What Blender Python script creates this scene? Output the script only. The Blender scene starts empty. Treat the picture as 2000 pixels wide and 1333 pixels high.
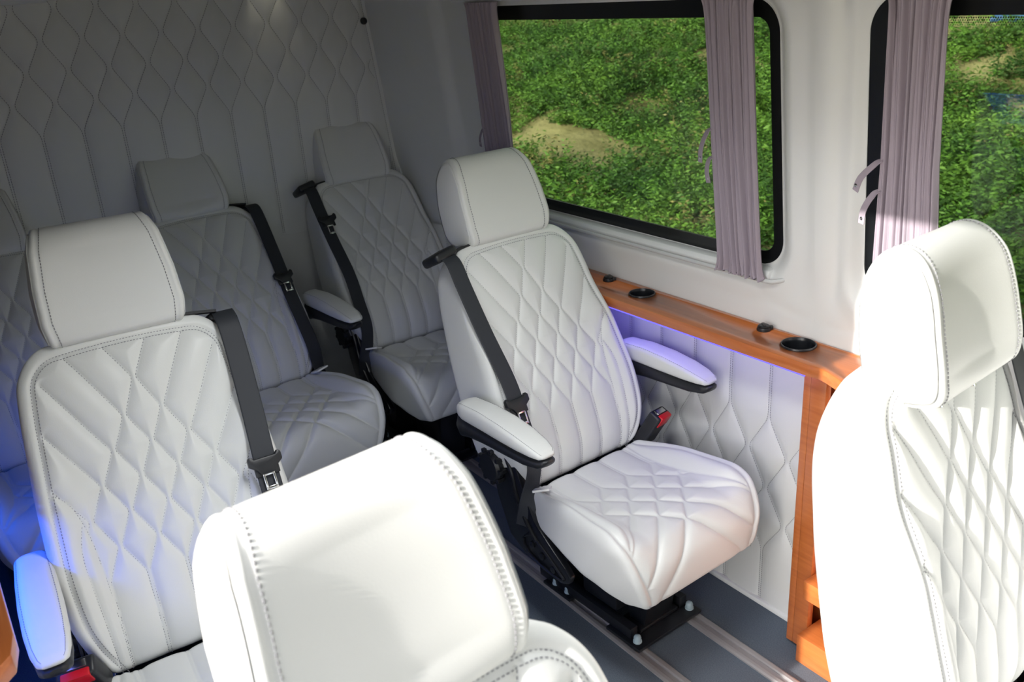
import bpy, bmesh, math, random
import numpy as np
from mathutils import Vector, Matrix

# ------------------------------------------------------------------ camera
random.seed(7)
rng = np.random.default_rng(11)
SC = bpy.context.scene
COL = SC.collection
R = math.radians

def cam_matrix(az, pitch, roll, loc):
    f = Vector((math.cos(pitch)*math.cos(az), math.cos(pitch)*math.sin(az), -math.sin(pitch)))
    r = f.cross(Vector((0, 0, 1))).normalized()
    u = r.cross(f)
    r2 = r*math.cos(roll)+u*math.sin(roll)
    u2 = -r*math.sin(roll)+u*math.cos(roll)
    m = Matrix((r2, u2, -f)).transposed().to_4x4()
    m.translation = loc
    return m

cd = bpy.data.cameras.new('camera')
cam = bpy.data.objects.new('camera', cd)
COL.objects.link(cam)
cam.matrix_world = cam_matrix(R(145.7), R(22.02), R(-3.77), Vector((0, 0, 1.7)))
cd.sensor_width = 36
cd.lens = 1720.1/2000*36
cd.clip_start = 0.02
cd.clip_end = 500
cd.dof.use_dof = True
cd.dof.focus_distance = 2.15
cd.dof.aperture_fstop = 7.0
SC.camera = cam

# ------------------------------------------------------------------ light
SC.view_settings.view_transform = 'Standard'
SC.view_settings.look = 'None'
SC.view_settings.gamma = 1
SC.view_settings.use_curve_mapping = False
SC.view_settings.exposure = 0.12

SUN_DIR = Vector((-0.035, 0.93, -0.32)).normalized()     # the way the sunlight travels
sl = bpy.data.lights.new('sun', 'SUN')
sl.energy = 8.0
sl.angle = R(0.6)
sl.color = (1.0, 0.95, 0.88)
sun = bpy.data.objects.new('sun', sl)
COL.objects.link(sun)
sun.rotation_euler = SUN_DIR.to_track_quat('-Z', 'Y').to_euler()

w = bpy.data.worlds.new('world')
SC.world = w
w.use_nodes = True
nt = w.node_tree
bg = nt.nodes['Background']
sky = nt.nodes.new('ShaderNodeTexSky')
sky.sky_type = 'NISHITA'
sky.sun_disc = False
sky.sun_elevation = R(29)
sky.sun_rotation = R(190)
sky.dust_density = 3.0
sky.air_density = 1.0
hs = nt.nodes.new('ShaderNodeHueSaturation')
hs.inputs['Saturation'].default_value = 0.45
nt.links.new(sky.outputs[0], hs.inputs['Color'])
nt.links.new(hs.outputs[0], bg.inputs[0])
bg.inputs[1].default_value = 0.62

def area(name, loc, direction, sx, sy, power, color):
    l = bpy.data.lights.new(name, 'AREA')
    l.shape = 'RECTANGLE'
    l.size = sx
    l.size_y = sy
    l.energy = power
    l.color = color
    o = bpy.data.objects.new(name, l)
    COL.objects.link(o)
    o.location = loc
    d = Vector(direction).normalized()
    z = -d
    x = Vector((1, 0, 0))
    y = z.cross(x).normalized()
    x = y.cross(z)
    o.rotation_euler = Matrix((x, y, z)).transposed().to_euler()
    return o

# blue light strips glued under the two wooden ledges
area('blue_strip_light', (-1.60, 1.625, 0.812), (0, -0.15, -1), 0.92, 0.012, 0.45, (0.16, 0.12, 1.0))
area('blue_strip_light', (-1.92, -0.070, 0.812), (0, 0.30, -1), 1.1, 0.012, 2.3, (0.0, 0.10, 1.0))
# added fill lamp brightening the middle rows (its housing is built with the ceiling)
area('added_fill_light', (-1.05, 0.75, 1.880), (0.0, 0.0, -1), 0.50, 0.22, 7.0, (0.96, 0.985, 1.0)).data.spread = R(125)
# reading spot in the headliner above the rear wall
sp = bpy.data.lights.new('reading_light', 'SPOT')
sp.energy = 0.35
sp.spot_size = R(50)
sp.spot_blend = 0.7
sp.color = (1, 0.93, 0.7)
spo = bpy.data.objects.new('reading_light', sp)
COL.objects.link(spo)
spo.location = (-3.16, 1.25, 1.87)
spo.rotation_euler = Vector((-0.35, 0, -1)).to_track_quat('-Z', 'Y').to_euler()

# ------------------------------------------------------------------ materials
MATS = {}
def mat(name, color, rough=0.5, metal=0.0, spec=0.5, emis=None, estr=0.0, trans=0.0):
    m = bpy.data.materials.new(name)
    m.use_nodes = True
    b = m.node_tree.nodes['Principled BSDF']
    b.inputs['Base Color'].default_value = (*color, 1)
    b.inputs['Roughness'].default_value = rough
    b.inputs['Metallic'].default_value = metal
    b.inputs['Specular IOR Level'].default_value = spec
    if emis:
        b.inputs['Emission Color'].default_value = (*emis, 1)
        b.inputs['Emission Strength'].default_value = estr
    MATS[name] = m
    return m

def bump(m, scale, strength, dist=0.001, detail=3, kind='NOISE', stretch=None):
    t = m.node_tree
    b = t.nodes['Principled BSDF']
    tc = t.nodes.new('ShaderNodeTexCoord')
    if kind == 'NOISE':
        n = t.nodes.new('ShaderNodeTexNoise')
        n.inputs['Scale'].default_value = scale
        n.inputs['Detail'].default_value = detail
        out = n.outputs[0]
    else:
        n = t.nodes.new('ShaderNodeTexVoronoi')
        n.inputs['Scale'].default_value = scale
        out = n.outputs['Distance']
    src = tc.outputs['Object']
    if stretch:
        mp = t.nodes.new('ShaderNodeMapping')
        mp.inputs['Scale'].default_value = stretch
        t.links.new(src, mp.inputs[0])
        src = mp.outputs[0]
    t.links.new(src, n.inputs['Vector'])
    bp = t.nodes.new('ShaderNodeBump')
    bp.inputs['Strength'].default_value = strength
    bp.inputs['Distance'].default_value = dist
    t.links.new(out, bp.inputs['Height'])
    t.links.new(bp.outputs[0], b.inputs['Normal'])
    return m

def ramp_color(m, scale, stops, stretch=None, detail=6, distortion=0.0, coord='Object'):
    t = m.node_tree
    b = t.nodes['Principled BSDF']
    tc = t.nodes.new('ShaderNodeTexCoord')
    n = t.nodes.new('ShaderNodeTexNoise')
    n.inputs['Scale'].default_value = scale
    n.inputs['Detail'].default_value = detail
    n.inputs['Distortion'].default_value = distortion
    src = tc.outputs[coord]
    if stretch:
        mp = t.nodes.new('ShaderNodeMapping')
        mp.inputs['Scale'].default_value = stretch
        t.links.new(src, mp.inputs[0])
        src = mp.outputs[0]
    t.links.new(src, n.inputs['Vector'])
    cr = t.nodes.new('ShaderNodeValToRGB')
    e = cr.color_ramp.elements
    e[0].position, e[0].color = stops[0][0], (*stops[0][1], 1)
    e[1].position, e[1].color = stops[-1][0], (*stops[-1][1], 1)
    for p, c in stops[1:-1]:
        x = e.new(p)
        x.color = (*c, 1)
    t.links.new(n.outputs[0], cr.inputs[0])
    t.links.new(cr.outputs[0], b.inputs['Base Color'])
    return m

LEATHER = bump(mat('white_leather', (0.70, 0.71, 0.695), 0.42, spec=0.4), 420, 0.12, 0.0006, kind='VORONOI')
LEATHER_W = bump(mat('panel_leather', (0.68, 0.69, 0.68), 0.5, spec=0.35), 420, 0.12, 0.0006, kind='VORONOI')
THREAD = mat('grey_thread', (0.25, 0.25, 0.27), 0.8)
BLACK = bump(mat('black_plastic', (0.012, 0.013, 0.016), 0.42), 600, 0.1, 0.0004)
BLACKM = mat('black_metal', (0.010, 0.011, 0.014), 0.3, spec=0.5)
WEB = mat('black_webbing', (0.022, 0.025, 0.032), 0.65)
CHROME = mat('chrome', (0.75, 0.75, 0.76), 0.18, metal=1)
ALU = bump(mat('brushed_aluminium', (0.46, 0.44, 0.44), 0.38, metal=0.55), 60, 0.1, 0.0005, stretch=(0.02, 1, 1))
RED = mat('red_button', (0.62, 0.01, 0.02), 0.35)
CAP = mat('blue_grey_bolt_cap', (0.33, 0.43, 0.48), 0.35)
TAG = mat('white_label', (0.85, 0.85, 0.83), 0.6)
WHITEP = mat('white_trim', (0.74, 0.75, 0.745), 0.45)
GREYT = mat('grey_trim', (0.55, 0.56, 0.56), 0.5)
HEAD = mat('headliner', (0.13, 0.125, 0.115), 0.9)
GREYW = mat('grey_side_lining', (0.10, 0.10, 0.098), 0.8)
RUBBER = mat('black_glass_band', (0.006, 0.007, 0.008), 0.25)
CARPET = bump(ramp_color(mat('blue_grey_floor', (0.06, 0.075, 0.095), 0.75), 350, [(0.3, (0.070, 0.092, 0.120)), (0.7, (0.125, 0.155, 0.190))]), 900, 0.4, 0.001)
CURTAIN = bump(mat('mauve_fabric', (0.35, 0.30, 0.35), 0.85, spec=0.2), 900, 0.25, 0.0008)
MESHD = mat('speaker_mesh', (0.02, 0.02, 0.022), 0.5)
LEDB = mat('blue_led', (0.1, 0.1, 0.8), 0.4, emis=(0.16, 0.13, 1.0), estr=1.2)
LEDB2 = mat('deep_blue_led', (0.0, 0.1, 0.8), 0.4, emis=(0.03, 0.12, 1.0), estr=3.0)
WOOD = bump(ramp_color(mat('orange_wood', (0.5, 0.16, 0.04), 0.30, spec=0.7), 9,
            [(0.25, (0.38, 0.100, 0.024)), (0.5, (0.45, 0.130, 0.032)), (0.75, (0.52, 0.165, 0.044))],
            stretch=(0.7, 9, 9), detail=8, distortion=0.6), 20, 0.05, 0.0005, stretch=(0.7, 12, 12))

_b = WOOD.node_tree.nodes['Principled BSDF']
_b.inputs['Coat Weight'].default_value = 0.45
_b.inputs['Coat Roughness'].default_value = 0.22

GLASS = bpy.data.materials.new('tinted_glass')
GLASS.use_nodes = True
t = GLASS.node_tree
t.nodes.clear()
o_ = t.nodes.new('ShaderNodeOutputMaterial')
mx = t.nodes.new('ShaderNodeMixShader')
tr = t.nodes.new('ShaderNodeBsdfTransparent')
tr.inputs[0].default_value = (0.57, 0.60, 0.50, 1)
gl = t.nodes.new('ShaderNodeBsdfGlossy')
gl.inputs['Roughness'].default_value = 0.02
mx.inputs[0].default_value = 0.035
t.links.new(tr.outputs[0], mx.inputs[1])
t.links.new(gl.outputs[0], mx.inputs[2])
t.links.new(mx.outputs[0], o_.inputs[0])

# ------------------------------------------------------------------ object helpers
def link_mesh(name, verts, faces, mats, parent=None, smooth=True, midx=None):
    me = bpy.data.meshes.new(name)
    me.from_pydata([tuple(map(float, v)) for v in verts], [], faces)
    for m in (mats if isinstance(mats, (list, tuple)) else [mats]):
        me.materials.append(m)
    if midx is not None:
        me.polygons.foreach_set('material_index', np.asarray(midx, dtype=np.int32))
    if smooth:
        me.polygons.foreach_set('use_smooth', np.ones(len(me.polygons), dtype=bool))
    me.update()
    o = bpy.data.objects.new(name, me)
    COL.objects.link(o)
    o.parent = parent
    return o

class MB:
    """collects shapes for one mesh"""
    def __init__(s):
        s.v = []; s.f = []; s.m = []
    def add(s, v, f, m=0):
        k = len(s.v)
        s.v.extend([tuple(map(float, p)) for p in v])
        s.f.extend([tuple(int(i)+k for i in q) for q in f])
        s.m.extend([m]*len(f))
        return s
    def bevel_box(s, lo, hi, r=0.004, m=0, seg=2, M=None):
        bm = bmesh.new()
        bmesh.ops.create_cube(bm, size=1)
        lo = Vector(lo); hi = Vector(hi)
        for v in bm.verts:
            v.co = Vector([(lo[i]+hi[i])/2+v.co[i]*(hi[i]-lo[i]) for i in range(3)])
        if r > 0:
            bmesh.ops.bevel(bm, geom=list(bm.edges), offset=r, segments=seg, affect='EDGES', profile=0.5)
        if M is not None:
            bm.transform(M)
        bm.verts.index_update()
        s.add([v.co for v in bm.verts], [[v.index for v in f.verts] for f in bm.faces], m)
        bm.free()
        return s
    def prism(s, pts, axis, a, b, m=0, r=0.0):
        """polygon pts (2D) extruded along axis between a and b"""
        bm = bmesh.new()
        def P(p, t):
            q = list(p); q.insert(axis, t)
            return q
        vs = [bm.verts.new(P(p, a)) for p in pts]
        f = bm.faces.new(vs)
        e = bmesh.ops.extrude_face_region(bm, geom=[f])
        d = [0, 0, 0]; d[axis] = b-a
        bmesh.ops.translate(bm, verts=[x for x in e['geom'] if isinstance(x, bmesh.types.BMVert)], vec=d)
        bmesh.ops.recalc_face_normals(bm, faces=bm.faces)
        if r > 0:
            bmesh.ops.bevel(bm, geom=list(bm.edges), offset=r, segments=2, affect='EDGES', profile=0.5)
        bm.verts.index_update()
        s.add([v.co for v in bm.verts], [[v.index for v in q.verts] for q in bm.faces], m)
        bm.free()
        return s
    def lathe(s, prof, c=(0, 0, 0), n=32, m=0, M=None):
        """prof list of (radius, height) around z"""
        v = []; f = []
        for (r, z) in prof:
            for i in range(n):
                a = 2*math.pi*i/n
                p = Vector((r*math.cos(a), r*math.sin(a), z))
                if M is not None: p = M @ p
                v.append(p+Vector(c))
        for k in range(len(prof)-1):
            for i in range(n):
                j = (i+1) % n
                f.append((k*n+i, k*n+j, (k+1)*n+j, (k+1)*n+i))
        f.append(tuple(range(n))[::-1]); f.append(tuple((len(prof)-1)*n+i for i in range(n)))
        return s.add(v, f, m)
    def tube(s, path, r, n=10, m=0, flat=1.0):
        path = [Vector(p) for p in path]
        v = []; f = []
        for i, p in enumerate(path):
            d = (path[min(i+1, len(path)-1)]-path[max(i-1, 0)]).normalized()
            ref = Vector((0, 0, 1)) if abs(d.z) < 0.9 else Vector((1, 0, 0))
            a = d.cross(ref).normalized(); b = a.cross(d)
            for k in range(n):
                t_ = 2*math.pi*k/n
                v.append(p+a*r*flat*math.cos(t_)+b*r*math.sin(t_))
        for i in range(len(path)-1):
            for k in range(n):
                j = (k+1) % n
                f.append((i*n+k, i*n+j, (i+1)*n+j, (i+1)*n+k))
        f.append(tuple(range(n))[::-1]); f.append(tuple((len(path)-1)*n+k for k in range(n)))
        return s.add(v, f, m)
    def loft(s, secs, n=28, p=2.6, m=0):
        """secs: (center, half_a vector, half_b vector) superellipse sections"""
        v = []; f = []
        for c, A, B in secs:
            c = Vector(c); A = Vector(A); B = Vector(B)
            for k in range(n):
                t_ = 2*math.pi*k/n
                ca, sa = math.cos(t_), math.sin(t_)
                v.append(c+A*math.copysign(abs(ca)**(2/p), ca)+B*math.copysign(abs(sa)**(2/p), sa))
        for i in range(len(secs)-1):
            for k in range(n):
                j = (k+1) % n
                f.append((i*n+k, i*n+j, (i+1)*n+j, (i+1)*n+k))
        f.append(tuple(range(n))[::-1]); f.append(tuple((len(secs)-1)*n+k for k in range(n)))
        return s.add(v, f, m)
    def build(s, name, mats, parent=None, smooth=True, auto=True):
        o = link_mesh(name, s.v, s.f, mats, parent, smooth, s.m)
        me = o.data
        bm = bmesh.new(); bm.from_mesh(me)
        bmesh.ops.recalc_face_normals(bm, faces=bm.faces)
        if auto:
            for e in bm.edges:
                if len(e.link_faces) == 2 and e.calc_face_angle(0) > R(38):
                    e.smooth = False
        bm.to_mesh(me); bm.free()
        return o

def tag(o, label=None, cat=None, group=None, kind=None):
    if label: o['label'] = label
    if cat: o['category'] = cat
    if group: o['group'] = group
    if kind: o['kind'] = kind
    return o
def empty(name, loc=(0, 0, 0), rz=0.0):
    o = bpy.data.objects.new(name, None)
    COL.objects.link(o)
    o.empty_display_size = 0.1
    o.location = loc
    o.rotation_euler = (0, 0, rz)
    return o
def kids(o):
    return [c for c in ALLOBJ() if c.parent == o]
def ALLOBJ():
    return list(COL.objects)

# ------------------------------------------------------------------ quilting maths
def chaikin(pts, it=2, closed=False):
    p = np.array(pts, float)
    for _ in range(it):
        a = p[:-1]; b = p[1:]
        q = np.empty((2*len(a), 2))
        q[0::2] = a*0.75+b*0.25; q[1::2] = a*0.25+b*0.75
        p = np.vstack([p[:1], q, p[-1:]])
    return p
def round_corners(pts, rad, it=2):
    """soften only the corners of a polyline, rad metres either side"""
    p = [np.array(q, float) for q in pts]
    out = [p[0]]
    for i in range(1, len(p)-1):
        a, b, c = p[i-1], p[i], p[i+1]
        la, lc = np.linalg.norm(a-b), np.linalg.norm(c-b)
        ra, rc = min(rad, la*0.45), min(rad, lc*0.45)
        s_, e_ = b+(a-b)*ra/(la+1e-9), b+(c-b)*rc/(lc+1e-9)
        for t_ in np.linspace(0, 1, 7):
            out.append(s_*(1-t_)**2+b*2*t_*(1-t_)+e_*t_*t_)
    out.append(p[-1])
    return np.array(out)
def seg_dist(P, lines):
    """distance from points P (n,2) to polylines"""
    A = np.vstack([l[:-1] for l in lines]); B = np.vstack([l[1:] for l in lines])
    D = B-A; L2 = (D**2).sum(1)+1e-12
    out = np.full(len(P), 9.0)
    for i in range(0, len(P), 4000):
        p = P[i:i+4000, None, :]
        t_ = np.clip(((p-A)*D).sum(2)/L2, 0, 1)
        d = np.sqrt((((A+t_[..., None]*D)-p)**2).sum(2)).min(1)
        out[i:i+4000] = d
    return out
def clip_line(l, ok, step=0.004):
    """resample a polyline, keep the runs where ok(y, s) is true"""
    l = np.array(l, float); runs = []; cur = []
    pts = []
    for a, b in zip(l[:-1], l[1:]):
        n = max(1, int(np.linalg.norm(b-a)/step))
        for k in range(n): pts.append(a+(b-a)*k/n)
    pts.append(l[-1])
    for p in pts:
        if ok(p[0], p[1]): cur.append(p)
        else:
            if len(cur) > 2: runs.append(np.array(cur))
            cur = []
    if len(cur) > 2: runs.append(np.array(cur))
    return runs
def zigzags(w2, s_low, h, rows, s0, s_end, ext, g=0.003):
    """wavy seam lines: diagonals fanning from the top end, diamonds in the middle, straight pairs at s0.
    w2 half diamond width, s_low height of the lowest node row, h vertical step between rows"""
    out = []
    for r0 in range(0, rows+1):
        for sg in (-1, 1):
            pts = []
            y0, s0_ = r0*w2, s_low+(rows-r0)*h
            pts.append((y0+w2/h*ext*1.0, s0_+ext))
            c = r0
            pts.append((y0+g, s0_))
            r = r0
            k = 1
            while r < rows:
                r += 1
                c = r0+1 if k else r0
                pts.append((c*w2+(-g if k else g), s_low+(rows-r)*h))
                k = 1-k
            off = pts[-1][0]
            pts.append((off, s_low-h*0.5))
            pts.append((off, s0))
            pts = round_corners(pts, 0.008)
            pts[:, 0] *= sg
            out.append(pts)
    return out
def stitches(lines, surf, pitch=0.0062, dash=0.0038, wid=0.0007, lift=0.0005, fine=1):
    """small thread dashes lying on the surface"""
    V = []; F = []
    for l in lines:
        seg = np.linalg.norm(np.diff(l, axis=0), axis=1)
        cum = np.concatenate([[0], np.cumsum(seg)])
        n = int(cum[-1]/pitch)
        if n < 1: continue
        st = np.arange(n)*pitch+pitch*0.2
        a = np.stack([np.interp(st, cum, l[:, i]) for i in (0, 1)], 1)
        b = np.stack([np.interp(st+dash, cum, l[:, i]) for i in (0, 1)], 1)
        pa = surf(a); pb = surf(b)
        d = pb-pa
        dl = np.linalg.norm(d, axis=1, keepdims=True)+1e-9
        d = d/dl
        e = 1e-3
        nx = surf(a+np.array([e, 0]))-pa; ns = surf(a+np.array([0, e]))-pa
        nn = np.cross(nx, ns); nn /= np.linalg.norm(nn, axis=1, keepdims=True)+1e-9
        sd = np.cross(nn, d)
        for i in range(n):
            k = len(V)
            up = nn[i]*(wid*0.9+lift); s_ = sd[i]*wid
            lo = nn[i]*lift
            mid = (pa[i]+pb[i])/2+up*1.1
            V += [pa[i]-s_+lo, pa[i]+s_+lo, pb[i]+s_+lo, pb[i]-s_+lo, mid-s_*0.6, mid+s_*0.6, pa[i]-lo*3, pb[i]-lo*3]
            F += [(k, k+1, k+5, k+4), (k+4, k+5, k+2, k+3), (k+1, k+2, k+5), (k, k+4, k+3)]
    return V, F

class Pad:
    """a stuffed leather cushion: rounded outline in (y, s), front and back profile curves, rounded edges, quilting"""
    def __init__(p, w, H, Rt, Rb, T, B, D, r, bulge=None, seams=(), G=0.005, lam=0.009, crown=0.0):
        p.crown = crown
        p.w, p.H, p.Rt, p.Rb, p.T, p.B, p.D, p.r = w, H, Rt, Rb, T, B, D, r
        p.bulge = bulge or (lambda y, s: 0*y)
        p.seams = list(seams); p.G = G; p.lam = lam
        p.w0 = max(w(s) for s in np.linspace(0, H, 30))
    def pos(p, Y, S, N):
        """Y real lateral, S along, N out of the front surface"""
        S_ = np.clip(S, 0, p.H)
        t0 = p.T(S_); b0 = p.B(S_)
        d = b0-t0; L = np.linalg.norm(d, axis=1, keepdims=True); d = d/L
        k = np.clip(-N/p.D, 0, 1)
        depth = np.where(N < 0, k*L[:, 0], -N)
        q = t0+d*depth[:, None]
        x = q[:, 0]; z = q[:, 1]
        if p.crown:
            c = p.crown*(1-np.clip(np.abs(Y)/p.w0, 0, 1)**2)*smooth(p.H*0.7, p.H, S_)
            x = x+UX*c; z = z+UZ*c
        return np.stack([x, Y, z], 1)
    def quilt(p, Y, S):
        if not p.seams: return 0*Y
        d = seg_dist(np.stack([Y, S], 1), p.seams)
        return -p.G*np.exp(-d/p.lam)+p.G*0.35*(1-np.exp(-(d/(p.lam*2.2))**2))
    def surf(p, a):
        Y, S = a[:, 0], a[:, 1]
        return p.pos(Y, S, p.bulge(Y, S)+p.quilt(Y, S))
    def outline(p, q, ins):
        """q points on the border of [-1,1]^2 ; rounded rect inset by ins"""
        hh = p.H/2
        X = q[:, 0]*p.w0; Z = q[:, 1]*hh
        Rr = np.where(q[:, 1] > 0, p.Rt, p.Rb)
        cx = np.clip(X, -(p.w0-Rr), p.w0-Rr); cz = np.clip(Z, -(hh-Rr), hh-Rr)
        dx, dz = X-cx, Z-cz
        L = np.sqrt(dx**2+dz**2)+1e-12
        return np.stack([cx+dx/L*(Rr-ins), cz+dz/L*(Rr-ins)], 1)
    def mesh(p, ny, ns, seam_mesh=None):
        a = np.linspace(-1, 1, ny); b = np.linspace(-1, 1, ns)
        Agr, Bgr = np.meshgrid(a, b, indexing='ij')
        q = np.stack([Agr.ravel(), Bgr.ravel()], 1)
        t_ = np.maximum(np.abs(q[:, 0]), np.abs(q[:, 1]))
        tt = np.where(t_ < 1e-9, 1, t_)
        O = p.outline(q/tt[:, None], p.r)
        # blend: inside stay near the plain grid, only the rim takes the rounded outline
        rect = q*np.array([p.w0-p.r, p.H/2-p.r])
        k = t_**6
        P2 = rect*(1-k)[:, None]+(O*t_[:, None])*k[:, None]
        idx = np.arange(ny*ns).reshape(ny, ns)
        F = []
        i0 = idx[:-1, :-1].ravel(); i1 = idx[1:, :-1].ravel(); i2 = idx[1:, 1:].ravel(); i3 = idx[:-1, 1:].ravel()
        F = list(zip(i0.tolist(), i1.tolist(), i2.tolist(), i3.tolist()))
        loop = list(idx[:, 0])+list(idx[-1, 1:])+list(idx[-2::-1, -1])+list(idx[0, -2:0:-1])
        loop = np.array(loop); qL = q[loop]
        def real(P):
            S = P[:, 1]+p.H/2
            ws = np.array([p.w(s) for s in S])
            return P[:, 0]*ws/p.w0, S
        Y, S = real(P2)
        N = p.bulge(Y, S)+p.quilt(Y, S)
        V = [p.pos(Y, S, N)]
        rimN = N[loop]
        base = ny*ns; nl = len(loop); prev = loop
        rings = []
        for ph in np.linspace(0, math.pi/2, 7)[1:]:
            rings.append((p.r*(1-math.sin(ph)), -p.r*(1-math.cos(ph)), math.cos(ph)))
        for z in np.linspace(p.r, p.D-p.r, 8)[1:]:
            rings.append((0.0, -z, 0.0))
        for ph in np.linspace(0, math.pi/2, 6)[1:]:
            rings.append((p.r*(1-math.cos(ph)), -(p.D-p.r)-p.r*math.sin(ph), 0.0))
        for ins, n, fade in rings:
            Y, S = real(p.outline(qL, ins))
            V.append(p.pos(Y, S, n+rimN*np.clip(fade*0.7+0.3*(n > -p.D*0.5), 0, 1)*np.where(n > -p.D*0.6, 1, 0)))
            cur = base+np.arange(nl)
            for i in range(nl):
                j = (i+1) % nl
                F.append((int(prev[j]), int(prev[i]), int(cur[i]), int(cur[j])))
            base += nl; prev = cur
        # back face
        for sc in (0.85, 0.6, 0.3):
            Y, S = real(p.outline(qL, p.r)*sc)
            V.append(p.pos(Y, S, -p.D+0*Y-0.0))
            cur = base+np.arange(nl)
            for i in range(nl):
                j = (i+1) % nl
                F.append((int(prev[j]), int(prev[i]), int(cur[i]), int(cur[j])))
            base += nl; prev = cur
        F.append(tuple(int(i) for i in prev))
        return np.vstack(V), F
    def build(p, name, ny, ns, parent, thread_lines=None, mats=None, pitch=0.0062, wid=0.0008):
        V, F = p.mesh(ny, ns)
        m = [0]*len(F)
        tl = p.seams if thread_lines is None else thread_lines
        if tl:
            v2, f2 = stitches(tl, p.surf, pitch=pitch, wid=wid)
            k = len(V)
            V = np.vstack([V, np.array(v2)])
            F = F+[tuple(i+k for i in q) for q in f2]
            m += [1]*len(f2)
        o = link_mesh(name, V, F, mats or [LEATHER, THREAD], parent, True, m)
        return o

def curve2(pts):
    """smooth interpolating profile through (s, x, z) rows -> function of s returning (n,2)"""
    P = np.array(pts, float)
    ss = np.linspace(P[0, 0], P[-1, 0], 200)
    # Catmull-Rom via Hermite
    m = np.gradient(P[:, 1:], P[:, 0], axis=0)
    out = []
    for s in ss:
        i = min(max(np.searchsorted(P[:, 0], s)-1, 0), len(P)-2)
        h = P[i+1, 0]-P[i, 0]; t_ = (s-P[i, 0])/h
        h00 = 2*t_**3-3*t_**2+1; h10 = t_**3-2*t_**2+t_; h01 = -2*t_**3+3*t_**2; h11 = t_**3-t_**2
        out.append(h00*P[i, 1:]+h10*h*m[i]+h01*P[i+1, 1:]+h11*h*m[i+1])
    out = np.array(out)
    return lambda s: np.stack([np.interp(s, ss, out[:, 0]), np.interp(s, ss, out[:, 1])], 1)
def wfun(pts):
    P = np.array(pts, float)
    ss = np.linspace(P[0, 0], P[-1, 0], 100)
    y = np.interp(ss, P[:, 0], P[:, 1])
    for _ in range(3):
        y[1:-1] = (y[:-2]+y[1:-1]*2+y[2:])/4
    k = np.ones(9)/9
    yp = np.concatenate([np.full(4, y[0]), y, np.full(4, y[-1])])
    y = np.convolve(yp, k, 'valid')
    return lambda s: float(np.interp(s, ss, y))
def smooth(a, b, x):
    t_ = np.clip((x-a)/(b-a), 0, 1)
    return t_*t_*(3-2*t_)

# ------------------------------------------------------------------ the van seat
ALPHA = R(24.5)
UX, UZ = -math.sin(ALPHA), math.cos(ALPHA)
NX, NZ = math.cos(ALPHA), math.sin(ALPHA)
J = (0.0, 0.455)
BH = 0.665
def back_T(pts):
    return [(s, J[0]+UX*s+NX*n, J[1]+UZ*s+NZ*n) for s, n in pts]
backT = curve2(back_T([(0, -0.03), (0.06, 0.004), (0.16, 0.020), (0.30, 0.016), (0.46, 0.004), (0.59, -0.004), (BH, -0.022)]))
backB = curve2(back_T([(0, -0.165), (0.16, -0.165), (0.30, -0.160), (0.45, -0.150), (0.58, -0.130), (BH, -0.095)]))
backW = wfun([(0, 0.190), (0.05, 0.215), (0.12, 0.238), (0.22, 0.244), (0.38, 0.236), (0.54, 0.222), (BH, 0.203)])
def back_bulge(y, s):
    side = smooth(0.13, 0.20, np.abs(y))*(1-smooth(0.36, 0.52, s))
    return 0.022*side
def inset_outline(wf, H, ins, Rt, s_bot=0.0, n=160):
    """seam running up one side, over the top and down the other"""
    pts = []
    for s in np.linspace(s_bot, H-Rt, 50): pts.append((wf(s)-ins, s))
    for a in np.linspace(0, math.pi/2, 14)[1:]:
        s = H-Rt+(Rt-ins)*math.sin(a)
        pts.append((wf(s)-Rt+(Rt-ins)*math.cos(a), s))
    right = np.array(pts)
    left = right[::-1].copy(); left[:, 0] *= -1
    return np.vstack([right, left])
ROWS, W2 = 6, 0.0375
bolA = chaikin([(0.150, 0.0), (0.150, 0.10), (0.153, 0.22), (0.160, 0.30), (0.176, 0.360), (0.198, 0.386), (0.208, 0.388)], 3)
bolB = chaikin([(0.170, 0.0), (0.174, 0.10), (0.181, 0.20), (0.182, 0.27), (0.168, 0.315)], 3)
def bol_y(s):
    i = np.argsort(bolA[:, 1])
    return float(np.interp(s, bolA[i, 1], bolA[i, 0])) if s < 0.388 else 9
def back_ok(y, s):
    return 0 <= s <= BH-0.032 and abs(y) < bol_y(s) and abs(y) < backW(s)-0.034 and \
        (abs(y) < backW(s)-0.09 or s < BH-0.1 or (abs(y)-(backW(s)-0.09))**2+(s-(BH-0.1))**2 < 0.0032)
zz = zigzags(W2, 0.190, 0.0625, ROWS, 0.0, 0, 0.45)
bseams = []
for l in zz: bseams += clip_line(l, back_ok)
mirror = lambda l: np.stack([-l[:, 0], l[:, 1]], 1)
bseams += [bolA, mirror(bolA), bolB, mirror(bolB)]
bord1 = inset_outline(backW, BH, 0.026, 0.075, 0.0)
bord2 = inset_outline(backW, BH, 0.034, 0.075, 0.0)
bseams_all = bseams+[bord1]
back_pad = Pad(backW, BH, 0.075, 0.03, backT, backB, 0.15, 0.020, back_bulge, bseams_all, 0.0075, 0.0080, crown=0.022)

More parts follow.
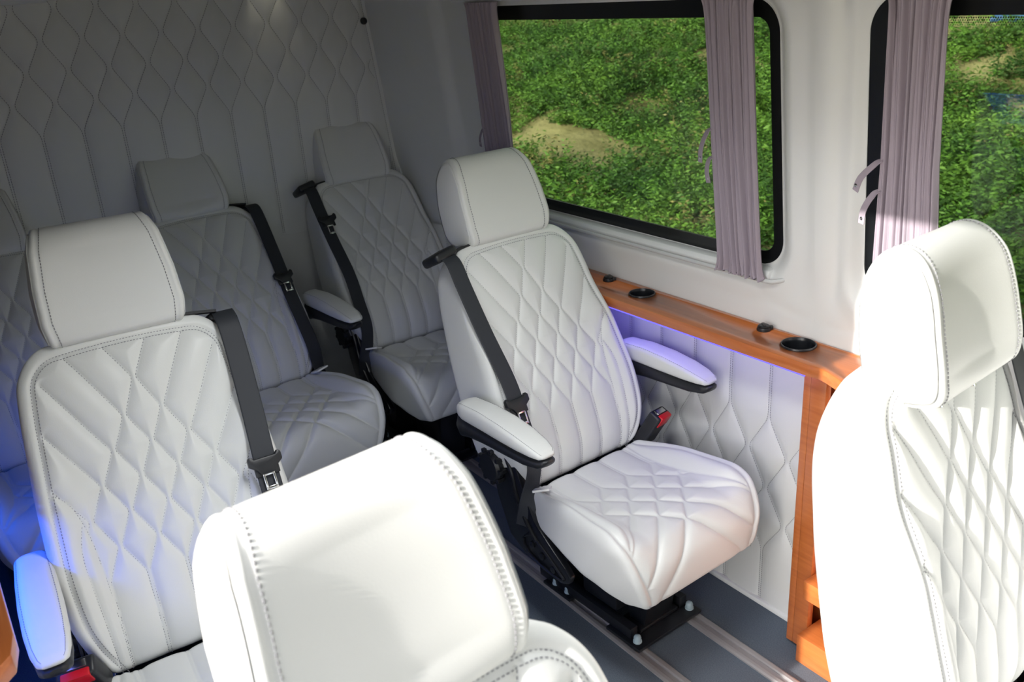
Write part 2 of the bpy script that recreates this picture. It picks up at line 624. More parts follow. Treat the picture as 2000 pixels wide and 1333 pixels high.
# cushion
cushT = curve2([(0, -0.02, 0.452), (0.10, 0.08, 0.452), (0.22, 0.20, 0.462), (0.34, 0.315, 0.468), (0.41, 0.375, 0.455), (0.455, 0.405, 0.420), (0.52, 0.415, 0.360), (0.57, 0.412, 0.312)])
cushB = curve2([(0, -0.02, 0.372), (0.10, 0.06, 0.366), (0.22, 0.14, 0.358), (0.34, 0.22, 0.345), (0.41, 0.27, 0.333), (0.455, 0.30, 0.322), (0.52, 0.335, 0.308), (0.57, 0.352, 0.298)])
CH = 0.57
cushW = wfun([(0, 0.200), (0.10, 0.222), (0.25, 0.241), (0.36, 0.249), (0.46, 0.232), (CH, 0.200)])
def cush_bulge(y, s):
    return 0.042*smooth(0.135, 0.205, np.abs(y))*(1-smooth(0.30, 0.47, s))*(0.35+0.65*smooth(0.0, 0.18, s))
cbolA = chaikin([(0.160, 0.0), (0.150, 0.08), (0.152, 0.20), (0.166, 0.30), (0.190, 0.36), (0.208, 0.395)], 3)
def cbol_y(s):
    return float(np.interp(s, cbolA[:, 1], cbolA[:, 0])) if s < 0.395 else 9
def cush_ok(y, s):
    return 0 <= s <= CH-0.012 and abs(y) < cbol_y(s) and abs(y) < cushW(s)-0.028
zzc = zigzags(W2*1.25, 0.120, 0.054, 5, 0.0, 0, 0.45)
cseams = []
for l in zzc:
    l = l.copy()
    cseams += clip_line(l, cush_ok)
cbord = np.array([(cushW(s)-0.026, s) for s in np.linspace(0, CH, 80)])
cseams += [cbolA, mirror(cbolA)]
cbord2 = np.array([(cushW(s)-0.018, s) for s in np.linspace(0, CH, 80)])
cseams_all = cseams+[cbord, mirror(cbord)]
cush_pad = Pad(cushW, CH, 0.028, 0.03, cushT, cushB, 0.10, 0.016, cush_bulge, cseams_all, 0.0070, 0.0080)

# headrest: one panel wrapped over front, top and back, closed by two stitched end caps
HA = R(17)
HUX, HUZ = -math.sin(HA), math.cos(HA)
HNX, HNZ = math.cos(HA), math.sin(HA)
H0 = (-0.268, 1.028)
HH = 0.250
def head_profile(n=120):
    """closed outline in (n, s): out of the front, and upwards"""
    P = [(-0.020, 0.000), (0.000, 0.012), (0.006, 0.050), (0.000, 0.110), (-0.006, 0.165), (-0.016, 0.205), (-0.040, 0.238), (-0.072, HH),
         (-0.105, 0.238), (-0.128, 0.200), (-0.134, 0.130), (-0.130, 0.060), (-0.120, 0.018), (-0.098, 0.000), (-0.060, -0.003)]
    P = np.array(P+P[:1])
    for _ in range(3):
        a = P[:-1]; b_ = P[1:]
        q = np.empty((2*len(a), 2)); q[0::2] = a*0.75+b_*0.25; q[1::2] = a*0.25+b_*0.75
        P = np.vstack([q, q[:1]])
    seg = np.linalg.norm(np.diff(P, axis=0), axis=1); cum = np.concatenate([[0], np.cumsum(seg)])
    t_ = np.linspace(0, cum[-1], n+1)[:-1]
    return np.stack([np.interp(t_, cum, P[:, 0]), np.interp(t_, cum, P[:, 1])], 1)
def head_w(s): return np.interp(s, [0, 0.05, 0.12, 0.20, HH], [0.132, 0.139, 0.136, 0.126, 0.112])
def head_xyz(y, n, s):
    return np.stack([H0[0]+HUX*s+HNX*n, y, H0[1]+HUZ*s+HNZ*n], 1)
def mk_head(name, p):
    NP = 160
    Pf = head_profile(NP); C0 = np.array([-0.064, 0.118])
    T = np.roll(Pf, -1, 0)-np.roll(Pf, 1, 0); T /= np.linalg.norm(T, axis=1, keepdims=True)
    Nn = np.stack([T[:, 1], -T[:, 0]], 1)
    if ((Pf-C0)*Nn).sum() < 0: Nn = -Nn
    rings = []          # (u of half width, inset of the profile, extra outward y)
    us = np.linspace(-1, 1, 47)
    def ring(u, ins, ey):
        q = Pf-Nn*ins
        wv = head_w(Pf[:, 1])-0.012
        y = u*wv+np.sign(u)*ey
        # front is gently dished between the sides
        front = np.clip(Nn[:, 0], 0, 1)*np.clip((Pf[:, 1]-0.01)/0.04, 0, 1)*np.clip((0.24-Pf[:, 1])/0.05, 0, 1)
        q = q+np.array([-1, 0])*(0.010*(1-np.clip(abs(u), 0, 1)**2)*front)[:, None]
        return head_xyz(y, q[:, 0], q[:, 1])
    def groove(d): return 0.0022*np.exp(-d/0.0035)
    R_ = []
    for k in range(6): R_.append((-1, 0.075-0.0*k, 0, 0.93-0.155*k))
    V = []
    def cap(sign):
        out = []
        for f in (0.12, 0.3, 0.5, 0.7, 0.85, 0.93):
            q = C0+(Pf-C0)*f
            wv = head_w(C0[1]+(Pf[:, 1]-C0[1])*f)
            ey = 0.004+0.006*(1-f**2)
            out.append(head_xyz(sign*(wv-0.004+ey), q[:, 0], q[:, 1]))
        for a in np.linspace(0, math.pi/2, 6):
            ins = 0.010*(1-math.sin(a))+ (0.0016 if 0.2 < a < 0.6 else 0)
            q = Pf-Nn*ins
            wv = head_w(Pf[:, 1])
            out.append(head_xyz(sign*(wv-0.010+0.010*math.cos(a)), q[:, 0], q[:, 1]))
        return out
    L = cap(-1)
    for u in us:
        d = (1-abs(u))*0.125
        L.append(ring(u, groove(abs(d-0.004))-0.0, 0.0))
    L += cap(1)[::-1]
    V = np.vstack(L); F = []
    for k in range(len(L)-1):
        for i in range(NP):
            j = (i+1) % NP
            F.append((k*NP+i, k*NP+j, (k+1)*NP+j, (k+1)*NP+i))
    F.append(tuple(range(NP))[::-1]); F.append(tuple((len(L)-1)*NP+i for i in range(NP)))
    mb = MB(); mb.add(V, F)
    # double row of thread on the wrapped panel and one on each cap
    for sg in (-1, 1):
        for kind in (0, 1):
            if kind == 0:
                wv = head_w(Pf[:, 1])-0.021
                u_ = (wv/(head_w(Pf[:, 1])-0.012))
                fr_ = np.clip(Nn[:, 0], 0, 1)*np.clip((Pf[:, 1]-0.01)/0.04, 0, 1)*np.clip((0.24-Pf[:, 1])/0.05, 0, 1)
                q = Pf+Nn*0.0004+np.array([-1, 0])*(0.010*(1-np.clip(u_, 0, 1)**2)*fr_)[:, None]
                loop = head_xyz(sg*wv, q[:, 0], q[:, 1])
            else:
                wv = head_w(Pf[:, 1])
                q = Pf-Nn*0.0135
                loop = head_xyz(sg*(wv+0.0012), q[:, 0], q[:, 1])
            cum = np.concatenate([[0], np.cumsum(np.linalg.norm(np.diff(np.vstack([loop, loop[:1]]), axis=0), axis=1))])
            lp = np.vstack([loop, loop[:1]])
            t_ = 0.0
            while t_ < cum[-1]-0.006:
                a = [np.interp(t_, cum, lp[:, i]) for i in range(3)]; b = [np.interp(t_+0.0042, cum, lp[:, i]) for i in range(3)]
                mb.tube([a, b], 0.00085, 5, 1)
                t_ += 0.0066
    return mb.build(name, [LEATHER, THREAD], p, auto=False)

def belt_mesh(path, wdir, width=0.047, thick=0.0016):
    """ribbed ribbon along a path of points, wdir width direction per point"""
    V = []; F = []
    n = 15
    P = [Vector(p) for p in path]
    for i, p in enumerate(P):
        d = (P[min(i+1, len(P)-1)]-P[max(i-1, 0)]).normalized()
        wv = Vector(wdir[i]).normalized()
        wv = (wv-d*wv.dot(d)).normalized()
        nn = wv.cross(d)
        for k in range(n):
            u = k/(n-1)*2-1
            rib = 0.0006*(1 if k % 2 else -0.3)
            if k in (0, n-1): rib = 0
            V.append(p+wv*u*width/2+nn*rib)
        for k in range(n):
            u = k/(n-1)*2-1
            V.append(p+wv*u*width/2-nn*thick)
    m = 2*n
    for i in range(len(P)-1):
        for k in range(n-1):
            F.append((i*m+k, i*m+k+1, (i+1)*m+k+1, (i+1)*m+k))
            F.append((i*m+n+k+1, i*m+n+k, (i+1)*m+n+k, (i+1)*m+n+k+1))
        F.append((i*m, (i+1)*m, (i+1)*m+n, i*m+n))
        F.append((i*m+n-1, i*m+2*n-1, (i+1)*m+2*n-1, (i+1)*m+n-1))
    return V, F

def catmull(P, n=10):
    P = [Vector(p) for p in P]
    out = []
    for i in range(len(P)-1):
        p0 = P[max(i-1, 0)]; p1 = P[i]; p2 = P[i+1]; p3 = P[min(i+2, len(P)-1)]
        for k in range(n):
            t_ = k/n
            out.append(0.5*((2*p1)+(p2-p0)*t_+(2*p0-5*p1+4*p2-p3)*t_*t_+(3*p1-p0-3*p2+p3)*t_**3))
    out.append(P[-1])
    return out

CACHE = {}
def part(key, maker, name, parent, loc=(0, 0, 0), scale=(1, 1, 1)):
    """build a part once, afterwards copy the object"""
    if key not in CACHE:
        o = maker(name, None)
        CACHE[key] = o
    else:
        o = CACHE[key].copy()
        COL.objects.link(o)
    o.parent = parent
    o.location = loc
    o.scale = scale
    return o

def mk_back(name, p):
    return back_pad.build(name, 165, 215, p, bseams+[bord1-0*bord1, bord2])
def mk_cush(name, p):
    return cush_pad.build(name, 165, 195, p, cseams+[cbord2, mirror(cbord2)])

def arm_secs(k):
    """k=0 pad, k=1 shell ; centred on y=0, runs along x, origin at the rear pivot"""
    S = []
    if k == 0:
        for x, zc, hz, hy in [(-0.008, 0.012, 0.010, 0.020), (0.0, 0.012, 0.022, 0.028), (0.02, 0.013, 0.028, 0.033), (0.10, 0.010, 0.030, 0.036), (0.18, 0.002, 0.028, 0.038),
                              (0.25, -0.008, 0.023, 0.037), (0.30, -0.017, 0.016, 0.033), (0.325, -0.023, 0.010, 0.027), (0.334, -0.026, 0.004, 0.018)]:
            S.append(((x, 0, zc), (0, hy, 0), (0, 0, hz)))
    else:
        for x, zc, hz, hy in [(-0.04, -0.045, 0.012, 0.012), (-0.02, -0.040, 0.035, 0.020), (0.02, -0.036, 0.030, 0.026), (0.10, -0.036, 0.024, 0.032), (0.20, -0.042, 0.020, 0.034),
                              (0.27, -0.047, 0.017, 0.033), (0.315, -0.046, 0.014, 0.028), (0.332, -0.042, 0.009, 0.020), (0.339, -0.038, 0.004, 0.010)]:
            S.append(((x, 0, zc), (0, hy, 0), (0, 0, hz)))
    return S
def dense(secs, n=5):
    out = []
    for a, b in zip(secs[:-1], secs[1:]):
        for k in range(n):
            u = k/n
            out.append(tuple(tuple(a[i][j]*(1-u)+b[i][j]*u for j in range(3)) for i in range(3)))
    out.append(secs[-1])
    return out
def mk_armpad(name, p):
    mb = MB(); secs = dense(arm_secs(0)); mb.loft(secs, 32, 3.2)
    # thread along both top edges
    for sgn in (-1, 1):
        for q in range(2, len(secs)-3):
            (c, A, B) = secs[q]; (c2, A2, B2) = secs[q+1]
            ct = 0.80
            st_ = (1-ct**3.2)**(1/3.2)
            n = 2
            for j in range(n):
                u0, u1 = j/n, j/n+0.6/n
                pa = Vector(c).lerp(Vector(c2), u0)+Vector((0, sgn*ct*(A[1]*(1-u0)+A2[1]*u0), st_*(B[2]*(1-u0)+B2[2]*u0)+0.0004))
                pb = Vector(c).lerp(Vector(c2), u1)+Vector((0, sgn*ct*(A[1]*(1-u1)+A2[1]*u1), st_*(B[2]*(1-u1)+B2[2]*u1)+0.0004))
                mb.tube([pa, pb], 0.0006, 4, 1)
    return mb.build(name, [LEATHER, THREAD], p, auto=False)
def mk_armshell(name, p):
    mb = MB(); mb.loft(dense(arm_secs(1)), 24, 2.6)
    mb.lathe([(0.0, -0.012), (0.030, -0.012), (0.034, -0.006), (0.034, 0.012), (0.0, 0.012)], (0.0, 0, -0.035), 24, 0, Matrix.Rotation(R(90), 3, 'X'))
    return mb.build(name, BLACK, p)

def bk(s, y, n):
    """point on the backrest front, n metres in front of it"""
    q = back_pad.pos(np.array([y]), np.array([s]), np.array([n+float(back_bulge(np.array([y]), np.array([s]))[0])]))[0]
    return Vector(q)

def mk_belt(sd, wide=True):
    """sd=-1 belt at the van's right side of the seat, +1 at the left"""
    pth = [bk(BH-0.01, sd*0.215, -0.080), bk(BH-0.000, sd*0.214, -0.03), bk(BH-0.03, sd*0.213, 0.014), bk(BH-0.10, sd*0.212, 0.012), bk(0.44, sd*0.206, 0.012),
           bk(0.30, sd*0.197, 0.012), bk(0.19, sd*0.198, 0.012), bk(0.09, sd*0.200, 0.020), bk(0.02, sd*0.208, 0.012), (0.005, sd*0.225, 0.42), (-0.01, sd*0.228, 0.36)]
    P = catmull(pth, 8)
    W = []
    for i in range(len(P)):
        u = i/(len(P)-1)
        W.append(Vector((0, 1, 0)).lerp(Vector((0.75, 0.5, 0)), smooth(0.72, 0.95, u).item() if hasattr(smooth(0.72, 0.95, u), 'item') else float(smooth(0.72, 0.95, u))))
    if sd > 0: W = [Vector((w_.x*-1, w_.y, w_.z)) for w_ in W]
    V, F = belt_mesh(P, W)
    def f(name, p):
        mb = MB(); mb.add(V, F)
        return mb.build(name, WEB, p, auto=False)
    return f
def mk_guide(sd):
    def f(name, p):
        mb = MB()
        c = bk(BH, sd*0.217, -0.045)
        M = Matrix.Translation(c) @ Matrix.Rotation(R(-24), 4, 'Y') @ Matrix.Rotation(R(-sd*14), 4, 'X')
        if sd < 0:
            mb.bevel_box((-0.050, -0.036, -0.014), (0.034, 0.036, 0.012), 0.009, M=M, seg=3)
        else:
            mb.bevel_box((-0.050, -0.032, -0.024), (0.010, 0.032, -0.004), 0.008, M=M, seg=3)
        # strap running behind the shoulder towards the middle
        pts = [bk(BH, sd*0.20, -0.050), bk(BH+0.006, sd*0.14, -0.048), bk(BH+0.016, sd*0.07, -0.050), bk(BH+0.014, sd*0.03, -0.060)]
        V, F = belt_mesh(catmull(pts, 6), [Vector((0.9, 0, 0.35))]*19, 0.045, 0.006)
        mb.add(V, F)
        return mb.build(name, BLACK, p)
    return f
def mk_stopper(s, sd, flip=False):
    """tongue: black stopper and a metal blade"""
    def f(name, p):
        mb = MB()
        a = bk(s, sd*0.197, 0.017); b = bk(s-0.05, sd*0.197, 0.017)
        d = (b-a).normalized(); y = Vector((0, 1, 0)); n = y.cross(d).normalized()
        if n.x < 0: n = -n
        M = Matrix((y, d, n)).transposed().to_4x4(); M.translation = a
        mb.prism([(-0.036, -0.012), (-0.030, -0.018), (-0.022, -0.010), (0.022, -0.010), (0.030, -0.018), (0.036, -0.012), (0.036, 0.004), (0.022, 0.014), (0.016, 0.026), (-0.016, 0.026), (-0.022, 0.014), (-0.036, 0.004)], 2, -0.007, 0.009, 0, 0.003)
        mb.bevel_box((-0.026, 0.010, -0.006), (0.026, 0.030, 0.002), 0.002)
        o = mb
        vs = [M @ Vector(v) for v in o.v]
        o.v = [tuple(v) for v in vs]
        return o.build(name, BLACK, p)
    def g(name, p):
        mb = MB()
        a = bk(s, sd*0.197, 0.020); b = bk(s-0.05, sd*0.197, 0.020)
        d = (b-a).normalized(); y = Vector((0, 1, 0)); n = y.cross(d).normalized()
        if n.x < 0: n = -n
        M = Matrix((y, d, n)).transposed().to_4x4(); M.translation = a
        for lo, hi in [((-0.013, 0.024, 0), (-0.008, 0.058, 0.003)), ((0.008, 0.024, 0), (0.013, 0.058, 0.003)), ((-0.013, 0.053, 0), (0.013, 0.060, 0.003)), ((-0.013, 0.020, 0), (0.013, 0.030, 0.003))]:
            mb.bevel_box(lo, hi, 0.001)
        mb.v = [tuple(M @ Vector(v)) for v in mb.v]
        return mb.build(name, CHROME, p)
    return f, g

def mk_buckle(name, p):
    mb = MB()
    mb.bevel_box((-0.016, -0.030, -0.05), (0.016, 0.030, 0.045), 0.006, seg=3)
    mb.bevel_box((-0.008, -0.014, -0.12), (0.008, 0.014, -0.03), 0.004)
    return mb.build(name, BLACK, p)
def mk_button(name, p):
    mb = MB(); mb.bevel_box((0.004, -0.022, 0.016), (0.0185, 0.022, 0.048), 0.003)
    return mb.build(name, RED, p)
def mk_slot(name, p):
    mb = MB(); mb.bevel_box((-0.010, -0.018, 0.042), (0.002, 0.018, 0.0475), 0.001)
    return mb.build(name, CHROME, p)

def mk_sideplate(sd):
    def f(name, p):
        mb = MB()
        pts = [(-0.125, 0.575), (-0.085, 0.585), (-0.045, 0.545), (-0.005, 0.455), (0.03, 0.390), (0.09, 0.345), (0.150, 0.305), (0.168, 0.285), (0.160, 0.262), (0.13, 0.250), (0.06, 0.252), (-0.02, 0.268), (-0.08, 0.30), (-0.125, 0.40), (-0.15, 0.50)]
        y0, y1 = (0.205, 0.225)
        if sd < 0: y0, y1 = -y1, -y0
        mb.prism(pts, 1, y0, y1, 0, 0.004)
        ring = [(0.020, 0.350), (0.08, 0.315), (0.135, 0.280), (0.146, 0.272), (0.125, 0.264), (0.06, 0.268), (0.0, 0.285), (-0.015, 0.32)]
        yy = sd*0.228
        pth = catmull([(x, yy, z) for x, z in ring+ring[:1]], 4)
        mb.tube(pth, 0.004, 6)
        mb.tube(catmull([(-0.075, yy, 0.55), (-0.05, yy, 0.50), (-0.035, yy, 0.44), (0.0, yy, 0.38), (0.04, yy, 0.335)], 5), 0.006, 8)
        for x, z in ((0.02, 0.315), (0.06, 0.298), (0.105, 0.280)):
            mb.lathe([(0.0, -0.004), (0.010, -0.004), (0.010, 0.003), (0.005, 0.006), (0.0, 0.006)], (x, yy, z), 14, 0, Matrix.Rotation(R(90), 3, 'X'))
        return mb.build(name, BLACKM, p)
    return f
def mk_recliner(sd):
    def f(name, p):
        mb = MB()
        Mx = Matrix.Rotation(R(90), 3, 'X')
        prof = [(0.0, -0.012), (0.040, -0.012), (0.045, -0.006), (0.045, 0.006), (0.038, 0.014), (0.0, 0.014)]
        mb.lathe(prof, (-0.125, sd*0.238, 0.50), 22, 0, Mx)
        for k in range(9):
            a = k*2*math.pi/9
            mb.bevel_box((-0.006, -0.012, -0.006), (0.006, 0.012, 0.006), 0.002, M=Matrix.Translation((-0.125+0.046*math.cos(a), sd*0.238, 0.50+0.046*math.sin(a))))
        return mb.build(name, BLACK, p)
    return f
def mk_pan(name, p):
    mb = MB()
    mb.bevel_box((-0.06, -0.195, 0.30), (0.30, 0.195, 0.335), 0.008)
    mb.bevel_box((-0.10, -0.190, 0.30), (-0.04, 0.190, 0.40), 0.01)
    mb.bevel_box((0.0, -0.04, 0.06), (0.14, 0.14, 0.30), 0.01)
    return mb.build(name, BLACKM, p)
def mk_pedestal(name, p):
    """cross plates on the floor tracks, the sloping front leg and the side channels"""
    mb = MB()
    mb.bevel_box((0.125, -0.125, 0.010), (0.256, 0.125, 0.020), 0.002)
    mb.bevel_box((-0.15, -0.125, 0.010), (-0.03, 0.125, 0.020), 0.002)
    for s in (-1, 1):
        mb.bevel_box((-0.18, s*0.098-0.014, 0.020), (0.21, s*0.098+0.014, 0.052), 0.003)
    mb.prism([(0.150, 0.02), (0.205, 0.02), (0.25, 0.31), (0.10, 0.31)], 1, -0.055, 0.055, 0, 0.003)
    mb.prism([(-0.17, 0.02), (-0.10, 0.02), (-0.05, 0.31), (-0.16, 0.31)], 1, -0.08, 0.08, 0, 0.003)
    mb.bevel_box((0.155, -0.075, 0.020), (0.212, 0.075, 0.032), 0.003)
    return mb.build(name, BLACKM, p)
def mk_cap(name, p):
    mb = MB()
    mb.lathe([(0.0, 0.0), (0.0125, 0.0), (0.0125, 0.004), (0.0105, 0.006), (0.0105, 0.014), (0.009, 0.019), (0.005, 0.0225), (0.0, 0.0235)], (0, 0, 0), 20)
    return mb.build(name, CAP, p)
def mk_posts(name, p):
    mb = MB()
    a = Vector((J[0]+UX*(BH-0.05)+NX*-0.05, 0, J[1]+UZ*(BH-0.05)+NZ*-0.05))
    for s in (1,):
        b = Vector((H0[0]+HUX*0.05+HNX*-0.06, 0, H0[1]+HUZ*0.05+HNZ*-0.06))
        mb.tube([a, b], 0.006, 12)
    return mb.build(name, CHROME, p)
def mk_collar(name, p):
    mb = MB()
    c = bk(BH, 0, -0.045)
    M = Matrix.Translation((c.x, 0, c.z-0.002)) @ Matrix.Rotation(R(-24), 4, 'Y')
    mb.bevel_box((-0.016, -0.022, -0.012), (0.016, 0.022, 0.012), 0.004, M=M)
    return mb.build(name, BLACK, p)
def mk_seatstrap(name, p):
    mb = MB()
    mb.bevel_box((-0.004, -0.022, -0.03), (0.002, 0.022, 0.03), 0.001)
    return mb.build(name, TAG, p)

def seat(label, x, y, a, sd, arms=(), rec=0.0, base_dy=0.0, tongue=0.27, buckle=True, dz=0.0, group='white quilted van seats', lift=0.0, fwd=0.0):
    root = empty('van_seat', (x, y, dz), a)
    tag(root, label, 'seat', group)
    rec_parts = []
    o = part('back', mk_back, 'backrest', root); rec_parts.append(o)
    part('cush', mk_cush, 'seat_cushion', root)
    h = part('head', mk_head, 'headrest', root, (HUX*lift+HNX*fwd, 0, HUZ*lift+HNZ*fwd)); rec_parts.append(h)
    for sy in (-0.055, 0.055):
        part('posts', mk_posts, 'headrest_post', h, (0, sy, 0))
        c = part('collar', mk_collar, 'post_collar', root, (0, sy, 0)); rec_parts.append(c)
    b = part('belt%d' % sd, mk_belt(sd), 'seat_belt', root); rec_parts.append(b)
    b['label'] = 'black ribbed seat belt webbing'
    g = part('guide%d' % sd, mk_guide(sd), 'belt_guide', root); rec_parts.append(g)
    f1, f2 = mk_stopper(tongue, sd)
    t1 = part('stop%d_%.2f' % (sd, tongue), f1, 'belt_tongue', root); rec_parts.append(t1)
    t2 = part('blade%d_%.2f' % (sd, tongue), f2, 'tongue_blade', t1)
    t2['label'] = 'chrome tongue blade'
    lt = part('tag', mk_seatstrap, 'fabric_label', root, (0.035, sd*0.195, 0.478))
    lt.rotation_euler = (R(20), R(65), R(sd*25))
    if buckle:
        bu = part('buckle', mk_buckle, 'belt_buckle', root, (0.015, -sd*0.236, 0.500))
        bu.scale = (1.25, 1.2, 1.15)
        bu.rotation_euler = (R(sd*8), R(28), R(-10*sd))
        part('button', mk_button, 'release_button', bu)
        part('slot', mk_slot, 'buckle_slot', bu)
    for s, pitch, yo in arms:
        A = part('armshell', mk_armshell, 'armrest', root, (-0.150, s*yo, 0.672))
        A.rotation_euler = (0, R(pitch), 0)
        A['label'] = 'armrest with black shell'
        part('armpad', mk_armpad, 'armrest_pad', A)
    for s in (-1, 1):
        part('plate%d' % s, mk_sideplate(s), 'side_frame', root)
        part('recl%d' % s, mk_recliner(s), 'recliner_hub', root)
    part('pan', mk_pan, 'seat_pan', root)
    pd = part('ped', mk_pedestal, 'pedestal', root, (0, base_dy, 0))
    for cx, cy in ((0.228, -0.104), (0.228, 0.104), (-0.058, -0.104), (-0.112, -0.104)):
        part('cap', mk_cap, 'bolt_cap', pd, (cx, cy, 0.020))
    if rec:
        # tip the back about the junction
        M = Matrix.Translation((J[0], 0, J[1])) @ Matrix.Rotation(-rec, 4, 'Y') @ Matrix.Translation((-J[0], 0, -J[1]))
        for p in rec_parts:
            p.matrix_local = M @ Matrix.Translation(p.location)
    return root

M_SEAT = seat('white quilted seat under the picture window, centre of the photo, standing on the floor tracks', -1.646, 1.352, 0.036, -1, arms=[(-1, -5, 0.288), (1, -5, 0.288)], base_dy=0.058, tongue=0.245, lift=0.031)
B_SEAT = seat('white quilted seat at the left of the photo, armrest glowing blue beside the side wall', -1.605, 0.284, -0.063, 1, arms=[(-1, -5, 0.268)], tongue=0.33, rec=-0.02, lift=0.034, dz=0.012)
D_SEAT = seat('middle seat of the rear row, in grey shade, black belt over one shoulder', -2.778, 0.853, 0.077, 1, arms=[(1, -5, 0.288)], tongue=0.36, rec=0.117, lift=0.030)
E_SEAT = seat('rear row seat in the corner between quilted rear wall and window wall', -2.833, 1.480, 0.008, -1, arms=[], tongue=0.52, rec=0.042, lift=0.017)
C_SEAT = seat("rear row seat cut off by the photo's left edge, cushion in blue light", -2.780, 0.185, 0.060, 1, arms=[], tongue=0.36, rec=0.117, lift=0.020)
F_SEAT = seat('sunlit seat nearest the camera, its big white headrest at the bottom centre of the photo', -0.312, 0.295, 0.088, -1, arms=[], tongue=0.33, rec=-0.014, lift=0.022, dz=0.012)
G_SEAT = seat('sunlit front seat at the right edge of the photo beside the wooden cabinet', -0.500, 1.322, 0.061, 1, arms=[], base_dy=0.058, tongue=0.33, rec=-0.165, lift=-0.008, fwd=0.055)

#SETTING#
# ------------------------------------------------------------------ the van body
WY = 1.725
def wall_y(z):
    """the side wall stands upright to the window line, then leans in"""
    z = np.asarray(z, float)
    return WY-0.107*np.maximum(z-1.0, 0)-0.25*np.maximum(z-1.68, 0)**2*4

# floor, with two pairs of aluminium tracks let into it
mb = MB(); mb.bevel_box((-3.30, -0.22, -0.04), (2.60, 1.74, 0.0), 0)
tag(mb.build('floor', CARPET, smooth=False), kind='structure')
def track(y, label):
    mb = MB()
    prof = [(-0.022, 0.0), (-0.022, 0.005), (-0.017, 0.008), (-0.009, 0.008), (-0.006, 0.0055), (-0.006, 0.002), (0.006, 0.002), (0.006, 0.0055), (0.009, 0.008), (0.017, 0.008), (0.022, 0.005), (0.022, 0.0)]
    mb.prism([(y+a*1.15, b) for a, b in prof], 0, -3.15, 1.2)
    o = mb.build('floor_track', ALU, smooth=False)
    tag(o, label, 'floor rail', 'aluminium floor tracks')
track(1.410-0.106, 'aluminium floor track under the centre seat, the one further from the window wall')
track(1.410+0.106, 'aluminium floor track under the centre seat, the one nearer the window wall')
track(0.196, 'aluminium floor track under the near row, next to the camera side')
track(0.404, 'aluminium floor track under the near row, next to the aisle')

# ---- left wall with two window openings
def sdf_rr(x, z, x0, x1, z0, z1, r):
    cx, cz = (x0+x1)/2, (z0+z1)/2
    qx = np.abs(x-cx)-((x1-x0)/2-r); qz = np.abs(z-cz)-((z1-z0)/2-r)
    return np.hypot(np.maximum(qx, 0), np.maximum(qz, 0))+np.minimum(np.maximum(qx, qz), 0)-r
WIN = [(-2.50, -1.338, 1.000, 1.640, 0.075), (-1.115, 0.10, 0.985, 1.640, 0.075)]
seam_l = [chaikin([(-1.385, 1.02), (-1.392, 0.945), (-1.36, 0.915), (-1.25, 0.895), (-1.16, 0.892), (-1.09, 0.91), (-1.075, 0.95), (-1.07, 1.0)], 3)]
def wall_pos(x, z):
    y = wall_y(z)
    for wn in WIN:
        d = sdf_rr(x, z, *wn)
        y = y+0.022*(1-smooth(0.0, 0.038, d))        # reveal sloping out to the glass
        y = y-0.006*smooth(0.030, 0.050, d)*(1-smooth(0.05, 0.10, d))
    # pillar between the windows: a soft vertical channel that dies out above the ledge
    c = -1.165+0.02*(z-1.3)
    ch = np.exp(-((x-c)/0.020)**2)*smooth(0.93, 1.05, z)
    y = y+0.012*ch
    y = y-0.008*np.exp(-((x-c+0.05)/0.03)**2)*smooth(0.93, 1.05, z)
    # rear corner pillar behind the first curtain
    y = y-0.020*smooth(-2.70, -2.78, x)*smooth(0.9, 1.1, z)
    k = (x > -1.45) & (x < -1.0) & (z < 1.1) & (z > 0.86)
    if k.any():
        d = seg_dist(np.stack([x[k], z[k]], 1), seam_l)
        y = y.copy(); y[k] += 0.0035*np.exp(-d/0.005)
    return np.stack([x, y, z], 1)
def grid_patch(x0, x1, z0, z1, nx, nz, fn, flip=False):
    X, Z = np.meshgrid(np.linspace(x0, x1, nx), np.linspace(z0, z1, nz), indexing='ij')
    V = fn(X.ravel(), Z.ravel())
    I = np.arange(nx*nz).reshape(nx, nz)
    F = list(zip(I[:-1, :-1].ravel().tolist(), I[1:, :-1].ravel().tolist(), I[1:, 1:].ravel().tolist(), I[:-1, 1:].ravel().tolist()))
    if flip: F = [f[::-1] for f in F]
    return V, F
def ring_patch(cell, win, n=60, m=26):
    """from the window outline out to a rectangular cell"""
    cx0, cx1, cz0, cz1 = cell; x0, x1, z0, z1, r = win
    a = np.linspace(-1, 1, n)
    q = np.concatenate([np.stack([a[:-1], -np.ones(n-1)], 1), np.stack([np.ones(n-1), a[:-1]], 1), np.stack([a[::-1][:-1], np.ones(n-1)], 1), np.stack([-np.ones(n-1), a[::-1][:-1]], 1)])
    hx, hz = (x1-x0)/2, (z1-z0)/2
    X = q[:, 0]*hx; Z = q[:, 1]*hz
    kx = np.clip(X, -(hx-r), hx-r); kz = np.clip(Z, -(hz-r), hz-r)
    L = np.hypot(X-kx, Z-kz)+1e-12
    ix = kx+(X-kx)/L*r+(x0+x1)/2; iz = kz+(Z-kz)/L*r+(z0+z1)/2
    ox = (cx0+cx1)/2+q[:, 0]*(cx1-cx0)/2; oz = (cz0+cz1)/2+q[:, 1]*(cz1-cz0)/2
    V = []; F = []
    N = len(q)
    for k in range(m):
        u = (k/(m-1))**1.3
        V.append(wall_pos(ix*(1-u)+ox*u, iz*(1-u)+oz*u))
    for k in range(m-1):
        for i in range(N):
            j = (i+1) % N
            F.append((k*N+i, k*N+j, (k+1)*N+j, (k+1)*N+i))
    # thickness of the body at the opening
    V.append(V[0]+np.array([0, 0.03, 0]))
    b = m*N
    for i in range(N):
        j = (i+1) % N
        F.append((i, b+i, b+j, j))
    return np.vstack(V), F
mb = MB()
ZT = 1.92
